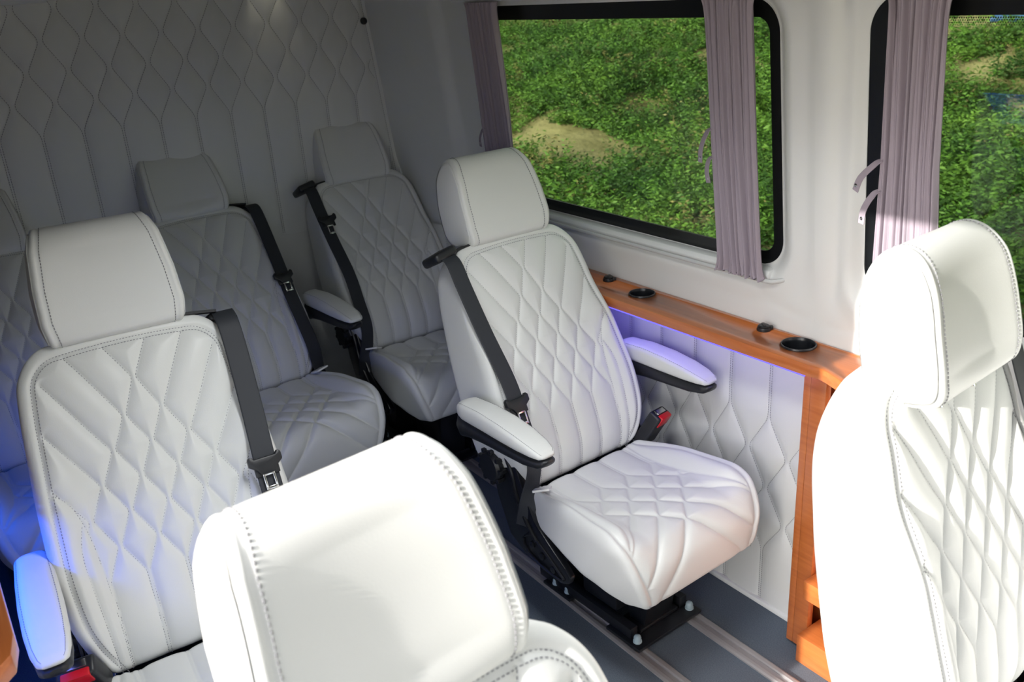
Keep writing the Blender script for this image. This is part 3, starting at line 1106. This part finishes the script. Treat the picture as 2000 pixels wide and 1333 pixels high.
for V, F in (grid_patch(-3.26, -2.80, 0.84, ZT, 50, 110, wall_pos), grid_patch(-2.80, 0.40, 0.84, 0.86, 200, 4, wall_pos), grid_patch(0.40, 1.30, 0.84, ZT, 10, 30, wall_pos),
             grid_patch(-3.26, 1.30, 0.0, 0.84, 120, 20, lambda x, z: np.stack([x, 0*x+WY, z], 1)),
             ring_patch((-2.80, -1.225, 0.86, ZT), WIN[0]), ring_patch((-1.225, 0.40, 0.86, ZT), WIN[1])):
    mb.add(V, F)
tag(mb.build('wall_left', WHITEP, auto=False), kind='structure')

def rr_loop(x0, x1, z0, z1, r, n=10):
    pts = []
    for cx, cz, a0 in ((x1-r, z0+r, -90), (x1-r, z1-r, 0), (x0+r, z1-r, 90), (x0+r, z0+r, 180)):
        for k in range(n+1):
            a = R(a0+90*k/n)
            pts.append((cx+r*math.cos(a), cz+r*math.sin(a)))
    return pts
def window(n, win, band):
    x0, x1, z0, z1, r = win
    bl, br, bb, bt = band
    off = 0.024
    mb = MB()
    o = rr_loop(x0-0.005, x1+0.005, z0-0.005, z1+0.005, r+0.005); i = rr_loop(x0+bl, x1-br, z0+bb, z1-bt, 0.035)
    N = len(o)
    Y = lambda z, d: float(wall_y(min(z, 1.68)))+off+d
    V = [(x, Y(z, 0), z) for x, z in o]+[(x, Y(z, 0), z) for x, z in i]+[(x, Y(z, 0.006), z) for x, z in i]+[(x, Y(z, 0.006), z) for x, z in o]
    F = []
    for k in range(N):
        j = (k+1) % N
        F += [(k, j, N+j, N+k), (N+k, N+j, 2*N+j, 2*N+k), (2*N+k, 2*N+j, 3*N+j, 3*N+k), (3*N+k, 3*N+j, j, k)]
    mb.add(V, F)
    fr = mb.build('window_%d' % n, RUBBER, smooth=False, auto=False)
    tag(fr, kind='structure')
    mb = MB()
    V = [(x, Y(z, 0.002), z) for x, z in i]+[(x, Y(z, 0.005), z) for x, z in i]
    mb.add(V, [tuple(range(N)), tuple(range(2*N-1, N-1, -1))]+[(k, (k+1) % N, N+(k+1) % N, N+k) for k in range(N)])
    p = mb.build('window_pane', GLASS, fr, smooth=False, auto=False)
    # dotted fade at the top of the band
    mb = MB()
    zt = z1-bt
    for row in range(5):
        zz_ = zt-0.004-row*0.0042
        rad = 0.0017-row*0.00028
        for k in range(int((x1-x0-bl-br-0.08)/0.0045)):
            xx = x0+bl+0.04+k*0.0045+(row % 2)*0.00225
            yy = Y(zz_, 0.0008)
            mb.add([(xx-rad, yy, zz_), (xx, yy, zz_-rad), (xx+rad, yy, zz_), (xx, yy, zz_+rad)], [(0, 1, 2, 3)])
    if n == 2:
        mb.build('band_dots', RUBBER, fr, smooth=False, auto=False)
window(1, WIN[0], (0.040, 0.030, 0.036, 0.042))
window(2, WIN[1], (0.040, 0.030, 0.036, 0.044))

# ---- quilted lower panel on the left wall
PX0, PX1, PZ0, PZ1 = -3.20, -1.182, 0.012, 0.838
def panel_quilt(cols, c0, pitch, rows, ztop_, zbot_, half_even):
    """vertical wavy lines: straight pairs above and below, diamonds across the node rows"""
    L = []
    rows = sorted(rows)            # from low to high
    g = 0.0035
    for k in range(cols*2):
        # line k lives between half columns k and k+1
        a = c0+k*pitch/2; b = c0+(k+1)*pitch/2
        pts = []
        for i, z in enumerate(rows):
            even = (i % 2 == 0)
            left = ((k % 2 == 0) == even)
            pts.append(((a+g) if left else (b-g), z))
        pts = [(pts[0][0], zbot_), (pts[0][0], pts[0][1]-0.035)]+pts+([(pts[-1][0], pts[-1][1]+0.035), (pts[-1][0], ztop_)] if ztop_ else [])
        L.append(round_corners(pts, 0.018))
    return L
pseam = panel_quilt(16, -1.333-14*0.1325, 0.1325, [0.192, 0.285, 0.385, 0.490, 0.593], PZ1, PZ0, True)
pclip = []
for l in pseam: pclip += clip_line(l, lambda x, z: PX0+0.03 < x < PX1-0.025, 0.01)
edge = [np.array([(PX1-0.018, PZ0), (PX1-0.018, PZ1)]), np.array([(PX1-0.010, PZ0), (PX1-0.010, PZ1)])]
def panel_pos(x, z):
    d = seg_dist(np.stack([x, z], 1), pclip+edge[:1])
    h = -0.0055*np.exp(-d/0.007)+0.0035*(1-np.exp(-(d/0.03)**2))
    e = np.minimum(x-PX0, PX1-x)
    return np.stack([x, WY-0.012-h+0.010*(1-smooth(0, 0.006, e)), z], 1)
V, F = grid_patch(PX0, PX1, PZ0, PZ1, 420, 170, panel_pos)
mb = MB(); mb.add(V, F)
def panel_surf(a): return np.stack([a[:, 0], np.full(len(a), WY-0.0105), a[:, 1]], 1)
V2, F2 = stitches(pclip+edge, lambda a: panel_surf(a), pitch=0.007, dash=0.0048, wid=0.0007)
V2 = [(v[0], 2*(WY-0.0105)-v[1] if v[1] > WY-0.0105 else v[1], v[2]) for v in V2]
mb.add(V2, F2, 1)
tag(mb.build('trim_1', [LEATHER_W, THREAD], auto=False), kind='structure')
# light skirting strip at the floor
mb = MB(); mb.bevel_box((-3.2, WY-0.022, 0.0), (-1.03, WY, 0.016), 0.003)
tag(mb.build('baseboard_left', WHITEP), kind='structure')

# ---- rear wall: quilted above, plain below
RX = -3.235
rows_ = [1.342+i*0.0945 for i in range(6)]
rpitch = 0.1243
rseam = panel_quilt(17, 0.431-5*rpitch, rpitch, rows_, None, 0.862, True)
yl = lambda z: WY-0.107*max(z-1.0, 0)-0.012
rclip = []
for l in rseam: rclip += clip_line(l, lambda y, z: -0.2 < y < yl(z)-0.028 and z < 1.88, 0.008)
rside = np.array([(yl(z)-0.022, z) for z in np.linspace(0.862, 1.88, 30)])
def rear_pos(x, z):
    # x is the lateral coordinate here
    s = np.stack([x, z], 1)
    d = seg_dist(s, rclip+[rside])
    h = -0.0055*np.exp(-d/0.009)+0.004*(1-np.exp(-(d/0.035)**2))
    return np.stack([RX+h, x, z], 1)
mb = MB()
V, F = grid_patch(-0.20, 1.0, 0.855, 1.90, 300, 260, lambda a, z: rear_pos(-0.20+(a+0.20)/1.2*(np.array([yl(q) for q in z])-0.004+0.20), z))
mb.add(V, F)
def rear_surf(a): return np.stack([np.full(len(a), RX-0.0035), a[:, 0], a[:, 1]], 1)
V2, F2 = stitches(rclip+[rside], rear_surf, pitch=0.008, dash=0.0055, wid=0.0009)
mb.add([(v[0], v[1], v[2]) for v in V2], F2, 1)
mb.bevel_box((RX-0.03, -0.20, 0.0), (RX-0.004, 1.735, 0.855), 0.002)
mb.bevel_box((RX-0.06, -0.20, 0.0), (RX-0.031, 1.76, 1.93), 0.0)
tag(mb.build('wall_rear', [LEATHER_W, THREAD], auto=False), kind='structure')
mb = MB()
mb.lathe([(0.0, 0.0), (0.013, 0.0), (0.013, 0.006), (0.010, 0.012), (0.0, 0.014)], (RX+0.004, 1.617, 1.605), 20, 0, Matrix.Rotation(R(90), 3, 'Y'))
tag(mb.build('wall_button', BLACK), 'small dark round button at the top right corner of the quilted rear wall', 'button')

# ---- ceiling, header and the side wall with the open sliding door
mb = MB(); mb.bevel_box((-3.28, -0.22, 1.905), (2.60, 1.74, 1.94), 0)
tag(mb.build('ceiling', HEAD, smooth=False), kind='structure')
FILL_LAMP = mat('fill_lamp_face', (0.8, 0.8, 0.78), 0.4, emis=(1.0, 0.97, 0.92), estr=2.0)  # glowing face of the added fill lamp, out of view on the ceiling
mb = MB(); mb.bevel_box((-1.33, 0.61, 1.892), (-0.77, 0.89, 1.905), 0.004)
cl = mb.build('added_fill_lamp', WHITEP); tag(cl, 'added rectangular fill lamp on the grey headliner above the middle rows', 'lamp')
mb = MB(); mb.bevel_box((-1.31, 0.63, 1.886), (-0.79, 0.87, 1.893), 0.002); mb.build('fill_lamp_face', FILL_LAMP, cl)
mb = MB(); mb.prism([(-3.23, 1.91), (-3.23, 1.738), (-3.20, 1.734), (-3.05, 1.80), (-3.0, 1.91)], 1, -0.19, 0.535, 0, 0.008)
tag(mb.build('trim_2', WHITEP), kind='structure')
RYI = -0.20
# front end of the body with the windscreen opening
mb = MB()
mb.bevel_box((2.56, -0.22, 0.0), (2.60, 1.76, 1.02), 0.002)
mb.bevel_box((2.56, -0.22, 1.70), (2.60, 1.76, 1.93), 0.002)
mb.bevel_box((1.30, 1.70, 0.0), (2.60, 1.74, 1.93), 0.002)
tag(mb.build('wall_front', WHITEP, auto=False), kind='structure')
mb = MB()
mb.bevel_box((-3.28, RYI-0.04, 0.0), (-1.035, RYI, 1.93), 0.002)
mb.bevel_box((-1.05, RYI-0.04, 1.855), (2.60, RYI, 1.93), 0.002)
mb.bevel_box((0.75, RYI-0.04, 0.0), (2.60, RYI, 1.93), 0.002)
tag(mb.build('wall_right', GREYW, auto=False), kind='structure')
# ---- wooden ledge on the left wall
LZ = 0.850; LT = 0.030
lo = [(-0.89, WY-0.002), (-2.10, WY-0.002)]
for k in range(9):
    a = R(90-90*k/8)
    lo.append((-2.045-0.065*math.sin(a)*0.9, 1.575+0.065+(-0.065)*math.cos(a)*1.0))
lo = [(-0.885, WY-0.002), (-2.115, WY-0.002), (-2.115, 1.700), (-2.100, 1.655), (-2.070, 1.615), (-2.030, 1.590), (-1.97, 1.580), (-1.135, 1.592), (-1.110, 1.596), (-1.085, 1.590), (-0.955, 1.540), (-0.885, 1.520)]
mb = MB(); mb.prism(lo[::-1], 2, LZ-LT, LZ, 0, 0.003)
ledge = mb.build('side_ledge', WOOD)
tag(ledge, 'long orange wooden ledge under the windows with cup holders and a blue light strip', 'shelf')
CUPS = [(-1.765, 1.668, 0.0375), (-1.225, 1.672, 0.0415)]
for cx_, cy_, cr_ in CUPS:                     # bore the holes, then drop the cutter
    cm = MB(); cm.lathe([(cr_*0.93, -0.05), (cr_*0.93, 0.05)], (cx_, cy_, LZ), 48)
    cut = cm.build('cutter', WOOD)
    bo = ledge.modifiers.new('bore', 'BOOLEAN'); bo.object = cut; bo.operation = 'DIFFERENCE'; bo.solver = 'EXACT'
    bpy.context.view_layer.update()
    ev = ledge.evaluated_get(bpy.context.evaluated_depsgraph_get())
    nm = bpy.data.meshes.new_from_object(ev)
    ledge.modifiers.clear(); ledge.data = nm
    bpy.data.objects.remove(cut, do_unlink=True)
def cupholder(x, y, r, parent):
    mb = MB()
    n = 48
    prof = [(r*1.03, 0.0), (r*1.03, 0.002), (r*1.00, 0.0045), (r*0.95, 0.0045), (r*0.90, 0.001), (r*0.88, -0.006), (r*0.86, -0.018), (r*0.82, -0.027), (r*0.74, -0.0295), (0.001, -0.0295)]
    v = []; f = []
    for (rr, zz_) in prof:
        for i in range(n):
            a = 2*math.pi*i/n
            # fine vertical flutes inside
            k = rr*(1+(0.012*(i % 2) if zz_ < -0.004 and rr > 0.01 else 0))
            v.append((k*math.cos(a), k*math.sin(a), zz_))
    for k in range(len(prof)-1):
        for i in range(n):
            j = (i+1) % n
            f.append((k*n+i, k*n+j, (k+1)*n+j, (k+1)*n+i))
    mb.add(v, f)
    o = mb.build('cup_holder', BLACKM, parent)
    o.location = (x, y, LZ)
    return o
for c_ in CUPS: cupholder(*c_, ledge)
def socket(x, y, parent, rz):
    """small charging socket with a flip cap"""
    mb = MB()
    mb.lathe([(0.0, 0.0), (0.017, 0.0), (0.018, 0.003), (0.016, 0.009), (0.0, 0.009)], (0, 0, 0), 24)
    mb.prism([(0.015, -0.008), (0.023, -0.005), (0.023, 0.005), (0.015, 0.008)], 2, 0.003, 0.011, 0, 0.001)
    o = mb.build('charging_socket', BLACK, parent)
    o.location = (x, y, LZ); o.rotation_euler = (0, 0, rz)
    mb = MB()
    mb.lathe([(0.0, 0.009), (0.0145, 0.009), (0.0148, 0.012), (0.012, 0.0145), (0.0, 0.0145)], (0, 0, 0), 24)
    mb.bevel_box((-0.004, -0.012, 0.0142), (0.004, 0.012, 0.0165), 0.001)
    mb.build('socket_cap', BLACK, o)
socket(-1.925, 1.682, ledge, 0.6)
socket(-1.345, 1.690, ledge, 0.9)
def led(parent, pts, m):
    mb = MB()
    mb.tube(pts, 0.0022, 6)
    o = mb.build('led_strip', m, parent)
    o['label'] = 'glowing blue light strip'
led(ledge, [(-2.070, 1.622, LZ-LT-0.003), (-2.03, 1.596, LZ-LT-0.003), (-1.97, 1.587, LZ-LT-0.003), (-1.60, 1.591, LZ-LT-0.003), (-1.148, 1.598, LZ-LT-0.003)], LEDB)

# ledge on the other side wall, its rounded end beside the near seat
lo = [(-2.45, RYI), (-1.225, RYI), (-1.222, -0.12), (-1.235, -0.075), (-1.27, -0.042), (-1.32, -0.032), (-2.45, -0.032)]
mb = MB(); mb.prism(lo, 2, LZ-LT-0.005, LZ, 0, 0.003)
rl = mb.build('side_ledge', WOOD)
tag(rl, 'rounded end of an orange wooden ledge at the bottom left edge of the photo', 'shelf')
led(rl, [(-2.40, -0.040, LZ-LT-0.008), (-2.0, -0.040, LZ-LT-0.008), (-1.32, -0.040, LZ-LT-0.008)], LEDB2)
mb = MB(); mb.bevel_box((-2.45, RYI-0.001, 0.0), (-1.25, -0.115, LZ-LT-0.005), 0.02, seg=3)
lp = mb.build('trim_3', LEATHER_W); tag(lp, kind='structure')

# ---- wooden cabinet on the left wall in front of the panel
cab = empty('wooden_cabinet', (-1.05, WY, 0.0))
tag(cab, 'open orange wooden cabinet with shelves and a white upright, in front of the quilted panel', 'cabinet')
def cb(name, lo, hi, m=WOOD, r=0.002, label=None):
    mb = MB(); c = Vector((-1.05, WY, 0.0))
    mb.bevel_box(Vector(lo)-c, Vector(hi)-c, r)
    o = mb.build(name, m, cab)
    if label: o['label'] = label
    return o
cb('side_panel', (-1.180, 1.640, 0.010), (-1.160, WY-0.001, LZ-LT-0.001))
cb('front_stile', (-1.160, 1.640, 0.010), (-1.118, 1.662, LZ-LT-0.001))
cb('back_panel', (-1.160, WY-0.015, 0.010), (-0.89, WY-0.001, LZ-LT-0.001))
cb('shelf', (-1.160, 1.645, 0.675), (-0.89, WY-0.015, 0.695))
cb('shelf', (-1.118, 1.610, 0.195), (-0.89, WY-0.015, 0.250))
cb('plinth', (-1.118, 1.600, 0.0), (-0.89, WY-0.015, 0.085))
cb('white_upright', (-1.040, 1.655, 0.695), (-1.028, 1.672, LZ-LT-0.001), WHITEP, label='thin white upright')
cb('front_rail', (-1.118, 1.640, 0.630), (-0.89, 1.662, 0.694))

# ---- curtains, their rails and straps
def curtain(xt0, xt1, xb0, xb1, z0, z1, folds, seed, label, straps, waist=0.0, flare=0.0):
    rg = np.random.default_rng(seed)
    nu, nv = 260, 90
    U, Vv = np.meshgrid(np.linspace(0, 1, nu), np.linspace(0, 1, nv), indexing='ij')
    ph = np.cumsum(0.6+0.8*rg.random(folds)); ph = np.concatenate([[0], ph])/ph[-1]
    amp = 0.55+0.45*rg.random(folds+1)
    k = np.interp(U, ph, np.arange(folds+1))
    fold = np.sin(2*np.pi*k+0.25*np.sin(5*Vv+seed))
    A = np.interp(U, ph, amp)
    drift = 0.35*np.sin(2.2*Vv+seed)+0.25*np.sin(9*U+seed)*Vv
    fold = np.sin(2*np.pi*(k+0.10*drift)+0.8*np.sin(2*np.pi*k*0.37+seed))
    fold = np.sign(fold)*np.abs(fold)**0.8
    body = 0.0135*A*fold+0.0040*np.sin(4*np.pi*k*1.3+3*Vv+seed)*(0.3+0.7*np.abs(np.sin(3*U+seed)))
    # small gathers where the cloth is drawn onto the rails
    gath = 0.0065*np.sin(2*np.pi*k*2.0+1.3)+0.004*np.sin(2*np.pi*k*3.1+seed)
    ge = np.exp(-(1-Vv)/0.035)+np.exp(-Vv/0.045)
    y = body*(1-0.55*np.clip(ge, 0, 1))+gath*ge
    x0 = xt0*Vv+xb0*(1-Vv); x1 = xt1*Vv+xb1*(1-Vv)
    x = x0+(x1-x0)*U
    x = x+0.004*np.cos(2*np.pi*k)+0.006*(1-np.abs(2*Vv-1))*np.sin(seed+3*U)
    # the heading spreads a little at the very top and bottom
    x = x+(U-0.5)*0.03*np.exp(-(1-Vv)/0.02)+(U-0.5)*0.015*np.exp(-Vv/0.02)
    z = z0+(z1-z0)*Vv+0.004*np.sin(2*np.pi*k*1.7+seed)*np.exp(-Vv/0.03)
    Y = wall_y(z)-0.030+y
    P = np.stack([x.ravel(), Y.ravel(), z.ravel()], 1)
    I = np.arange(nu*nv).reshape(nu, nv)
    F = list(zip(I[:-1, :-1].ravel().tolist(), I[1:, :-1].ravel().tolist(), I[1:, 1:].ravel().tolist(), I[:-1, 1:].ravel().tolist()))
    P2 = P+np.array([0, 0.0022, 0])
    n = len(P)
    F2 = [tuple(n+i for i in f[::-1]) for f in F]
    rim = list(I[:, 0])+list(I[-1, 1:])+list(I[-2::-1, -1])+list(I[0, -2:0:-1])
    F3 = [(int(rim[i]), int(rim[(i+1) % len(rim)]), n+int(rim[(i+1) % len(rim)]), n+int(rim[i])) for i in range(len(rim))]
    o = link_mesh('curtain', np.vstack([P, P2]), F+F2+F3, CURTAIN)
    tag(o, label, 'curtain', 'mauve van curtains')
    for (zs, dx, ln, tilt) in straps:
        xs = x0[0, int((zs-z0)/(z1-z0)*(nv-1))]
        yy = float(wall_y(zs))-0.034
        pts = catmull([(xs+0.012, yy, zs+0.010), (xs-0.003, yy-0.004, zs), (xs-0.012-dx*0.6, yy-0.008, zs-ln*0.5), (xs-0.012-dx, yy-0.006, zs-ln)], 8)
        V, F = belt_mesh(pts, [Vector((1, -0.2, 0.25))]*len(pts), 0.016, 0.0018)
        mb = MB(); mb.add(V, F)
        st = mb.build('tieback_strap', CURTAIN, o, auto=False)
        e = Vector(pts[-1])
        mb = MB(); mb.lathe([(0.0, 0.0), (0.0045, 0.0), (0.004, 0.002), (0.0, 0.003)], e+Vector((0.001, -0.001, 0.012)), 14, 0, Matrix.Rotation(R(90), 3, 'X'))
        mb.build('press_stud', CHROME, st)
    return o
curtain(-1.512, -1.372, -1.508, -1.368, 0.978, 1.655, 11, 3, 'mauve curtain gathered at the right side of the picture window', [(1.335, 0.010, 0.075, 0), (1.265, -0.012, 0.055, 0)])
curtain(-2.515, -2.368, -2.530, -2.385, 0.975, 1.655, 10, 5, 'dark shaded mauve curtain at the left side of the picture window, near the rear wall', [(1.250, 0.004, 0.055, 0)])
curtain(-1.040, -0.920, -1.062, -0.915, 0.975, 1.655, 10, 8, 'mauve curtain at the second window with a bright sunlit lower end, behind the front seat', [(1.310, 0.030, 0.060, 0), (1.245, 0.012, 0.065, 0)])
def rail(z, x0, x1, label, curl):
    mb = MB()
    y = float(wall_y(z))-0.022
    pts = [(x0, y+0.02, z), (x0+0.02, y, z)]+[(x0+(x1-x0)*k/8, y, z) for k in range(1, 8)]
    if curl:
        pts += [(x1-0.015, y, z), (x1+0.012, y+0.008, z+0.002), (x1+0.030, y+0.020, z+0.008)]
    else:
        pts += [(x1, y, z)]
    mb.tube(catmull(pts, 4), 0.006, 10, flat=0.75)
    o = mb.build('curtain_rail', GREYT if z < 1.3 else WHITEP, None)
    tag(o, label, 'curtain rail', 'curtain rails')
rail(0.975, -2.62, -1.345, 'pale grey lower curtain rail under the picture window', True)
rail(1.662, -2.62, -1.345, 'upper curtain rail above the picture window', False)
rail(0.968, -1.10, 0.10, 'pale grey lower curtain rail under the second window, mostly behind the front seat', False)
rail(1.662, -1.10, 0.10, 'upper curtain rail above the second window', False)
# stepped ledge between window and rail
mb = MB()
mb.prism([(WY+0.02, 0.9995), (WY-0.004, 0.995), (WY-0.012, 0.985), (WY-0.010, 0.968), (WY+0.004, 0.962), (WY+0.02, 0.962)], 0, -2.64, -1.36, 0, 0.002)
tag(mb.build('trim_4', WHITEP), kind='structure')

# ------------------------------------------------------------------ outside: sandy ground and a bank of weeds
def ground_z(x, y):
    base = -0.72+0*x
    rise = np.maximum(y-8.2-0.10*(x+8), 0)
    rise2 = 0.20*rise**1.15*0.9
    nz = 0.10*np.sin(x*1.3+2)*np.sin(y*0.9+1)+0.05*np.sin(x*3.1)*np.sin(y*2.7+0.5)
    return base+np.minimum(rise2, 30)+nz*smooth(5.5, 8.0, y)+0.22*np.sin(x*0.75+1.7*np.sin(y*0.5))*np.sin(y*1.15+x*0.3)*smooth(7.0, 10.0, y)
def gfn(x, y): return np.stack([x, y, ground_z(x, y)], 1)
V, F = grid_patch(-60, 25, 2.6, 70, 220, 220, gfn)
GR = mat('sandy_soil', (0.3, 0.26, 0.15), 0.95, spec=0.1)
ramp_color(GR, 0.9, [(0.35, (0.30, 0.27, 0.155)), (0.55, (0.20, 0.18, 0.095)), (0.68, (0.10, 0.105, 0.04))], detail=10, distortion=0.4)
bump(GR, 6, 0.6, 0.08, detail=8)
mb = MB(); mb.add(V, F)
g = mb.build('ground', GR, auto=False); tag(g, kind='structure')
mb = MB()
V, F = grid_patch(-60, 25, -30, 2.6, 30, 20, lambda x, y: np.stack([x, y, -0.72+0*x], 1)); mb.add(V, F)
g2 = mb.build('ground', GR, auto=False); tag(g2, kind='structure')

def clump(seed, nst, H, spread):
    """a ferny weed: arching stems with small feathered leaflets"""
    rg = np.random.default_rng(seed)
    V = []; F = []
    for i in range(nst):
        az = rg.random()*2*math.pi; lean = (0.25+0.9*rg.random())*spread
        h = H*(0.6+0.5*rg.random())
        d = np.array([math.cos(az), math.sin(az), 0]); sd = np.array([-d[1], d[0], 0])
        n = 13
        for k in range(2, n+1):
            t_ = k/n
            p = d*lean*t_**1.4*h*1.3+np.array([0, 0, h*(t_-0.38*lean*t_**2)])+d*0.02
            L = h*0.20*(1-0.5*t_)*(0.8+0.5*rg.random())
            for s in (-1, 1):
                a = sd*s*0.75+d*0.5+np.array([0, 0, 0.35*rg.standard_normal()])
                a = a/np.linalg.norm(a)
                w_ = np.cross(a, rg.standard_normal(3)); w_ = w_/(np.linalg.norm(w_)+1e-9)*L*0.17
                q = p+0.012*rg.standard_normal(3)
                b = len(V)
                V += [q-w_*0.3, q+a*L*0.5+w_, q+a*L, q+a*L*0.5-w_]
                F.append((b, b+1, b+2, b+3))
    return np.array(V), np.array(F)
protos = [clump(100+i, 13, 0.30, 0.9+0.1*(i % 3)) for i in range(6)]
def fine(x, y):
    return math.sin(x*3.7+1.3*math.sin(y*2.9))*math.sin(y*4.1+1.1*math.sin(x*2.3))
def scatter(name, n, region, seed, mats, keep, hs=(0.6, 1.3)):
    rg = np.random.default_rng(seed)
    allV = []; allF = []; mi = []; base = 0; cnt = 0
    while cnt < n:
        x, y = region(rg)
        if not keep(x, y, rg): continue
        cnt += 1
        V, F = protos[rg.integers(len(protos))]
        s = hs[0]+(hs[1]-hs[0])*rg.random()**1.6
        a = rg.random()*6.283
        c, sn = math.cos(a)*s, math.sin(a)*s
        z0 = float(ground_z(np.array([x]), np.array([y]))[0])-0.01
        allV.append(np.stack([V[:, 0]*c-V[:, 1]*sn+x, V[:, 0]*sn+V[:, 1]*c+y, V[:, 2]*s+z0], 1).astype(np.float32))
        allF.append(F+base); base += len(V)
        r_ = min(0.999, max(0.0, rg.random()*0.85+0.16*fine(x*0.45+3, y*0.5)+0.08))
        mi.append(np.full(len(F), 0 if r_ < 0.55 else (1 if r_ < 0.92 else 2), dtype=np.int32))
    Vt = np.vstack(allV); Ft = np.vstack(allF).astype(np.int32)
    me = bpy.data.meshes.new(name)
    me.vertices.add(len(Vt)); me.vertices.foreach_set('co', Vt.ravel())
    me.loops.add(Ft.size); me.loops.foreach_set('vertex_index', Ft.ravel())
    me.polygons.add(len(Ft)); me.polygons.foreach_set('loop_start', np.arange(0, Ft.size, 4, dtype=np.int32))
    for m in mats: me.materials.append(m)
    me.polygons.foreach_set('material_index', np.concatenate(mi))
    me.update(calc_edges=True)
    o = bpy.data.objects.new(name, me); COL.objects.link(o)
    return o
def leafmat(name, c0, c1):
    m = mat(name, c0, 0.55, spec=0.3)
    ramp_color(m, 0.8, [(0.35, c0), (0.65, c1)], detail=4)
    b = m.node_tree.nodes['Principled BSDF']
    b.inputs['Subsurface Weight'].default_value = 0.0
    return m
L1 = leafmat('weed_green', (0.050, 0.135, 0.018), (0.115, 0.225, 0.035))
L2 = leafmat('weed_dark_green', (0.022, 0.065, 0.012), (0.055, 0.13, 0.024))
L3 = leafmat('weed_straw', (0.14, 0.12, 0.045), (0.24, 0.21, 0.09))
def patchy(x, y):
    return math.sin(x*0.9+1.0)*math.sin(y*1.1+x*0.35)+0.5*math.sin(x*2.3+y*1.7)
def reg_near(rg):
    # strip seen through the windows
    y = 5.6+rg.random()*5.4
    x = -y*(0.35+1.35*rg.random())
    return x, y
def keep_near(x, y, rg):
    if y < 7.1+0.35*patchy(x, y): return rg.random() < 0.16
    if x < -8.2 and y < 9.0 and patchy(x*1.3, y) < 0.25: return False
    if fine(x, y) < -0.25 and rg.random() < 0.8: return False
    return patchy(x, y) > -0.75 or rg.random() < 0.2
def keep_far(x, y, rg):
    u = min(1, max(0, ((x+7.22)*1.32+(y-13.92)*0.88)/2.517))
    if math.hypot(x+7.22-1.32*u, y-13.92-0.88*u) < 0.62: return False
    return fine(x*0.7, y*0.7) > -0.35 or rg.random() < 0.25
def reg_far(rg):
    y = 10.5+22*rg.random()**1.5
    x = -y*(0.30+1.45*rg.random())
    return x, y
def reg_all(rg):
    return reg_near(rg) if rg.random() < 0.40 else reg_far(rg)
def keep_all(x, y, rg):
    return keep_near(x, y, rg) if y < 11 else keep_far(x, y, rg)
o = scatter('weeds', 7600, reg_all, 5, [L1, L2, L3], keep_all, (0.6, 2.0))
tag(o, 'ferny green weeds growing on the sandy ground and the bank outside the windows', 'weeds', kind='stuff')
# a strip of blue plastic sheet lying among the weeds on the bank
mb = MB()
A = Vector((-7.22, 13.92, 0.0)); B = Vector((-5.9, 14.80, 0.0))
V = []; F = []
nn = 40
for k in range(nn+1):
    u = k/nn; p = A.lerp(B, u)
    z = float(ground_z(np.array([p.x]), np.array([p.y]))[0])+0.03+0.008*math.sin(u*23)
    for dy, dz in ((0, -0.02), (0.03, 0.070), (0.12, 0.085), (0.20, 0.0)):
        V.append((p.x, p.y+dy+0.01*math.sin(u*31), z+dz))
for k in range(nn):
    for q_ in range(3):
        F.append((k*4+q_, (k+1)*4+q_, (k+1)*4+q_+1, k*4+q_+1))
mb.add(V, F)
bs = mb.build('plastic_sheet', mat('blue_plastic', (0.04, 0.11, 0.32), 0.5), auto=False)
sm = bs.modifiers.new('thick', 'SOLIDIFY'); sm.thickness = 0.02
tag(bs, 'thin strip of blue sheet among the weeds, seen at the top of the second window', 'sheet')
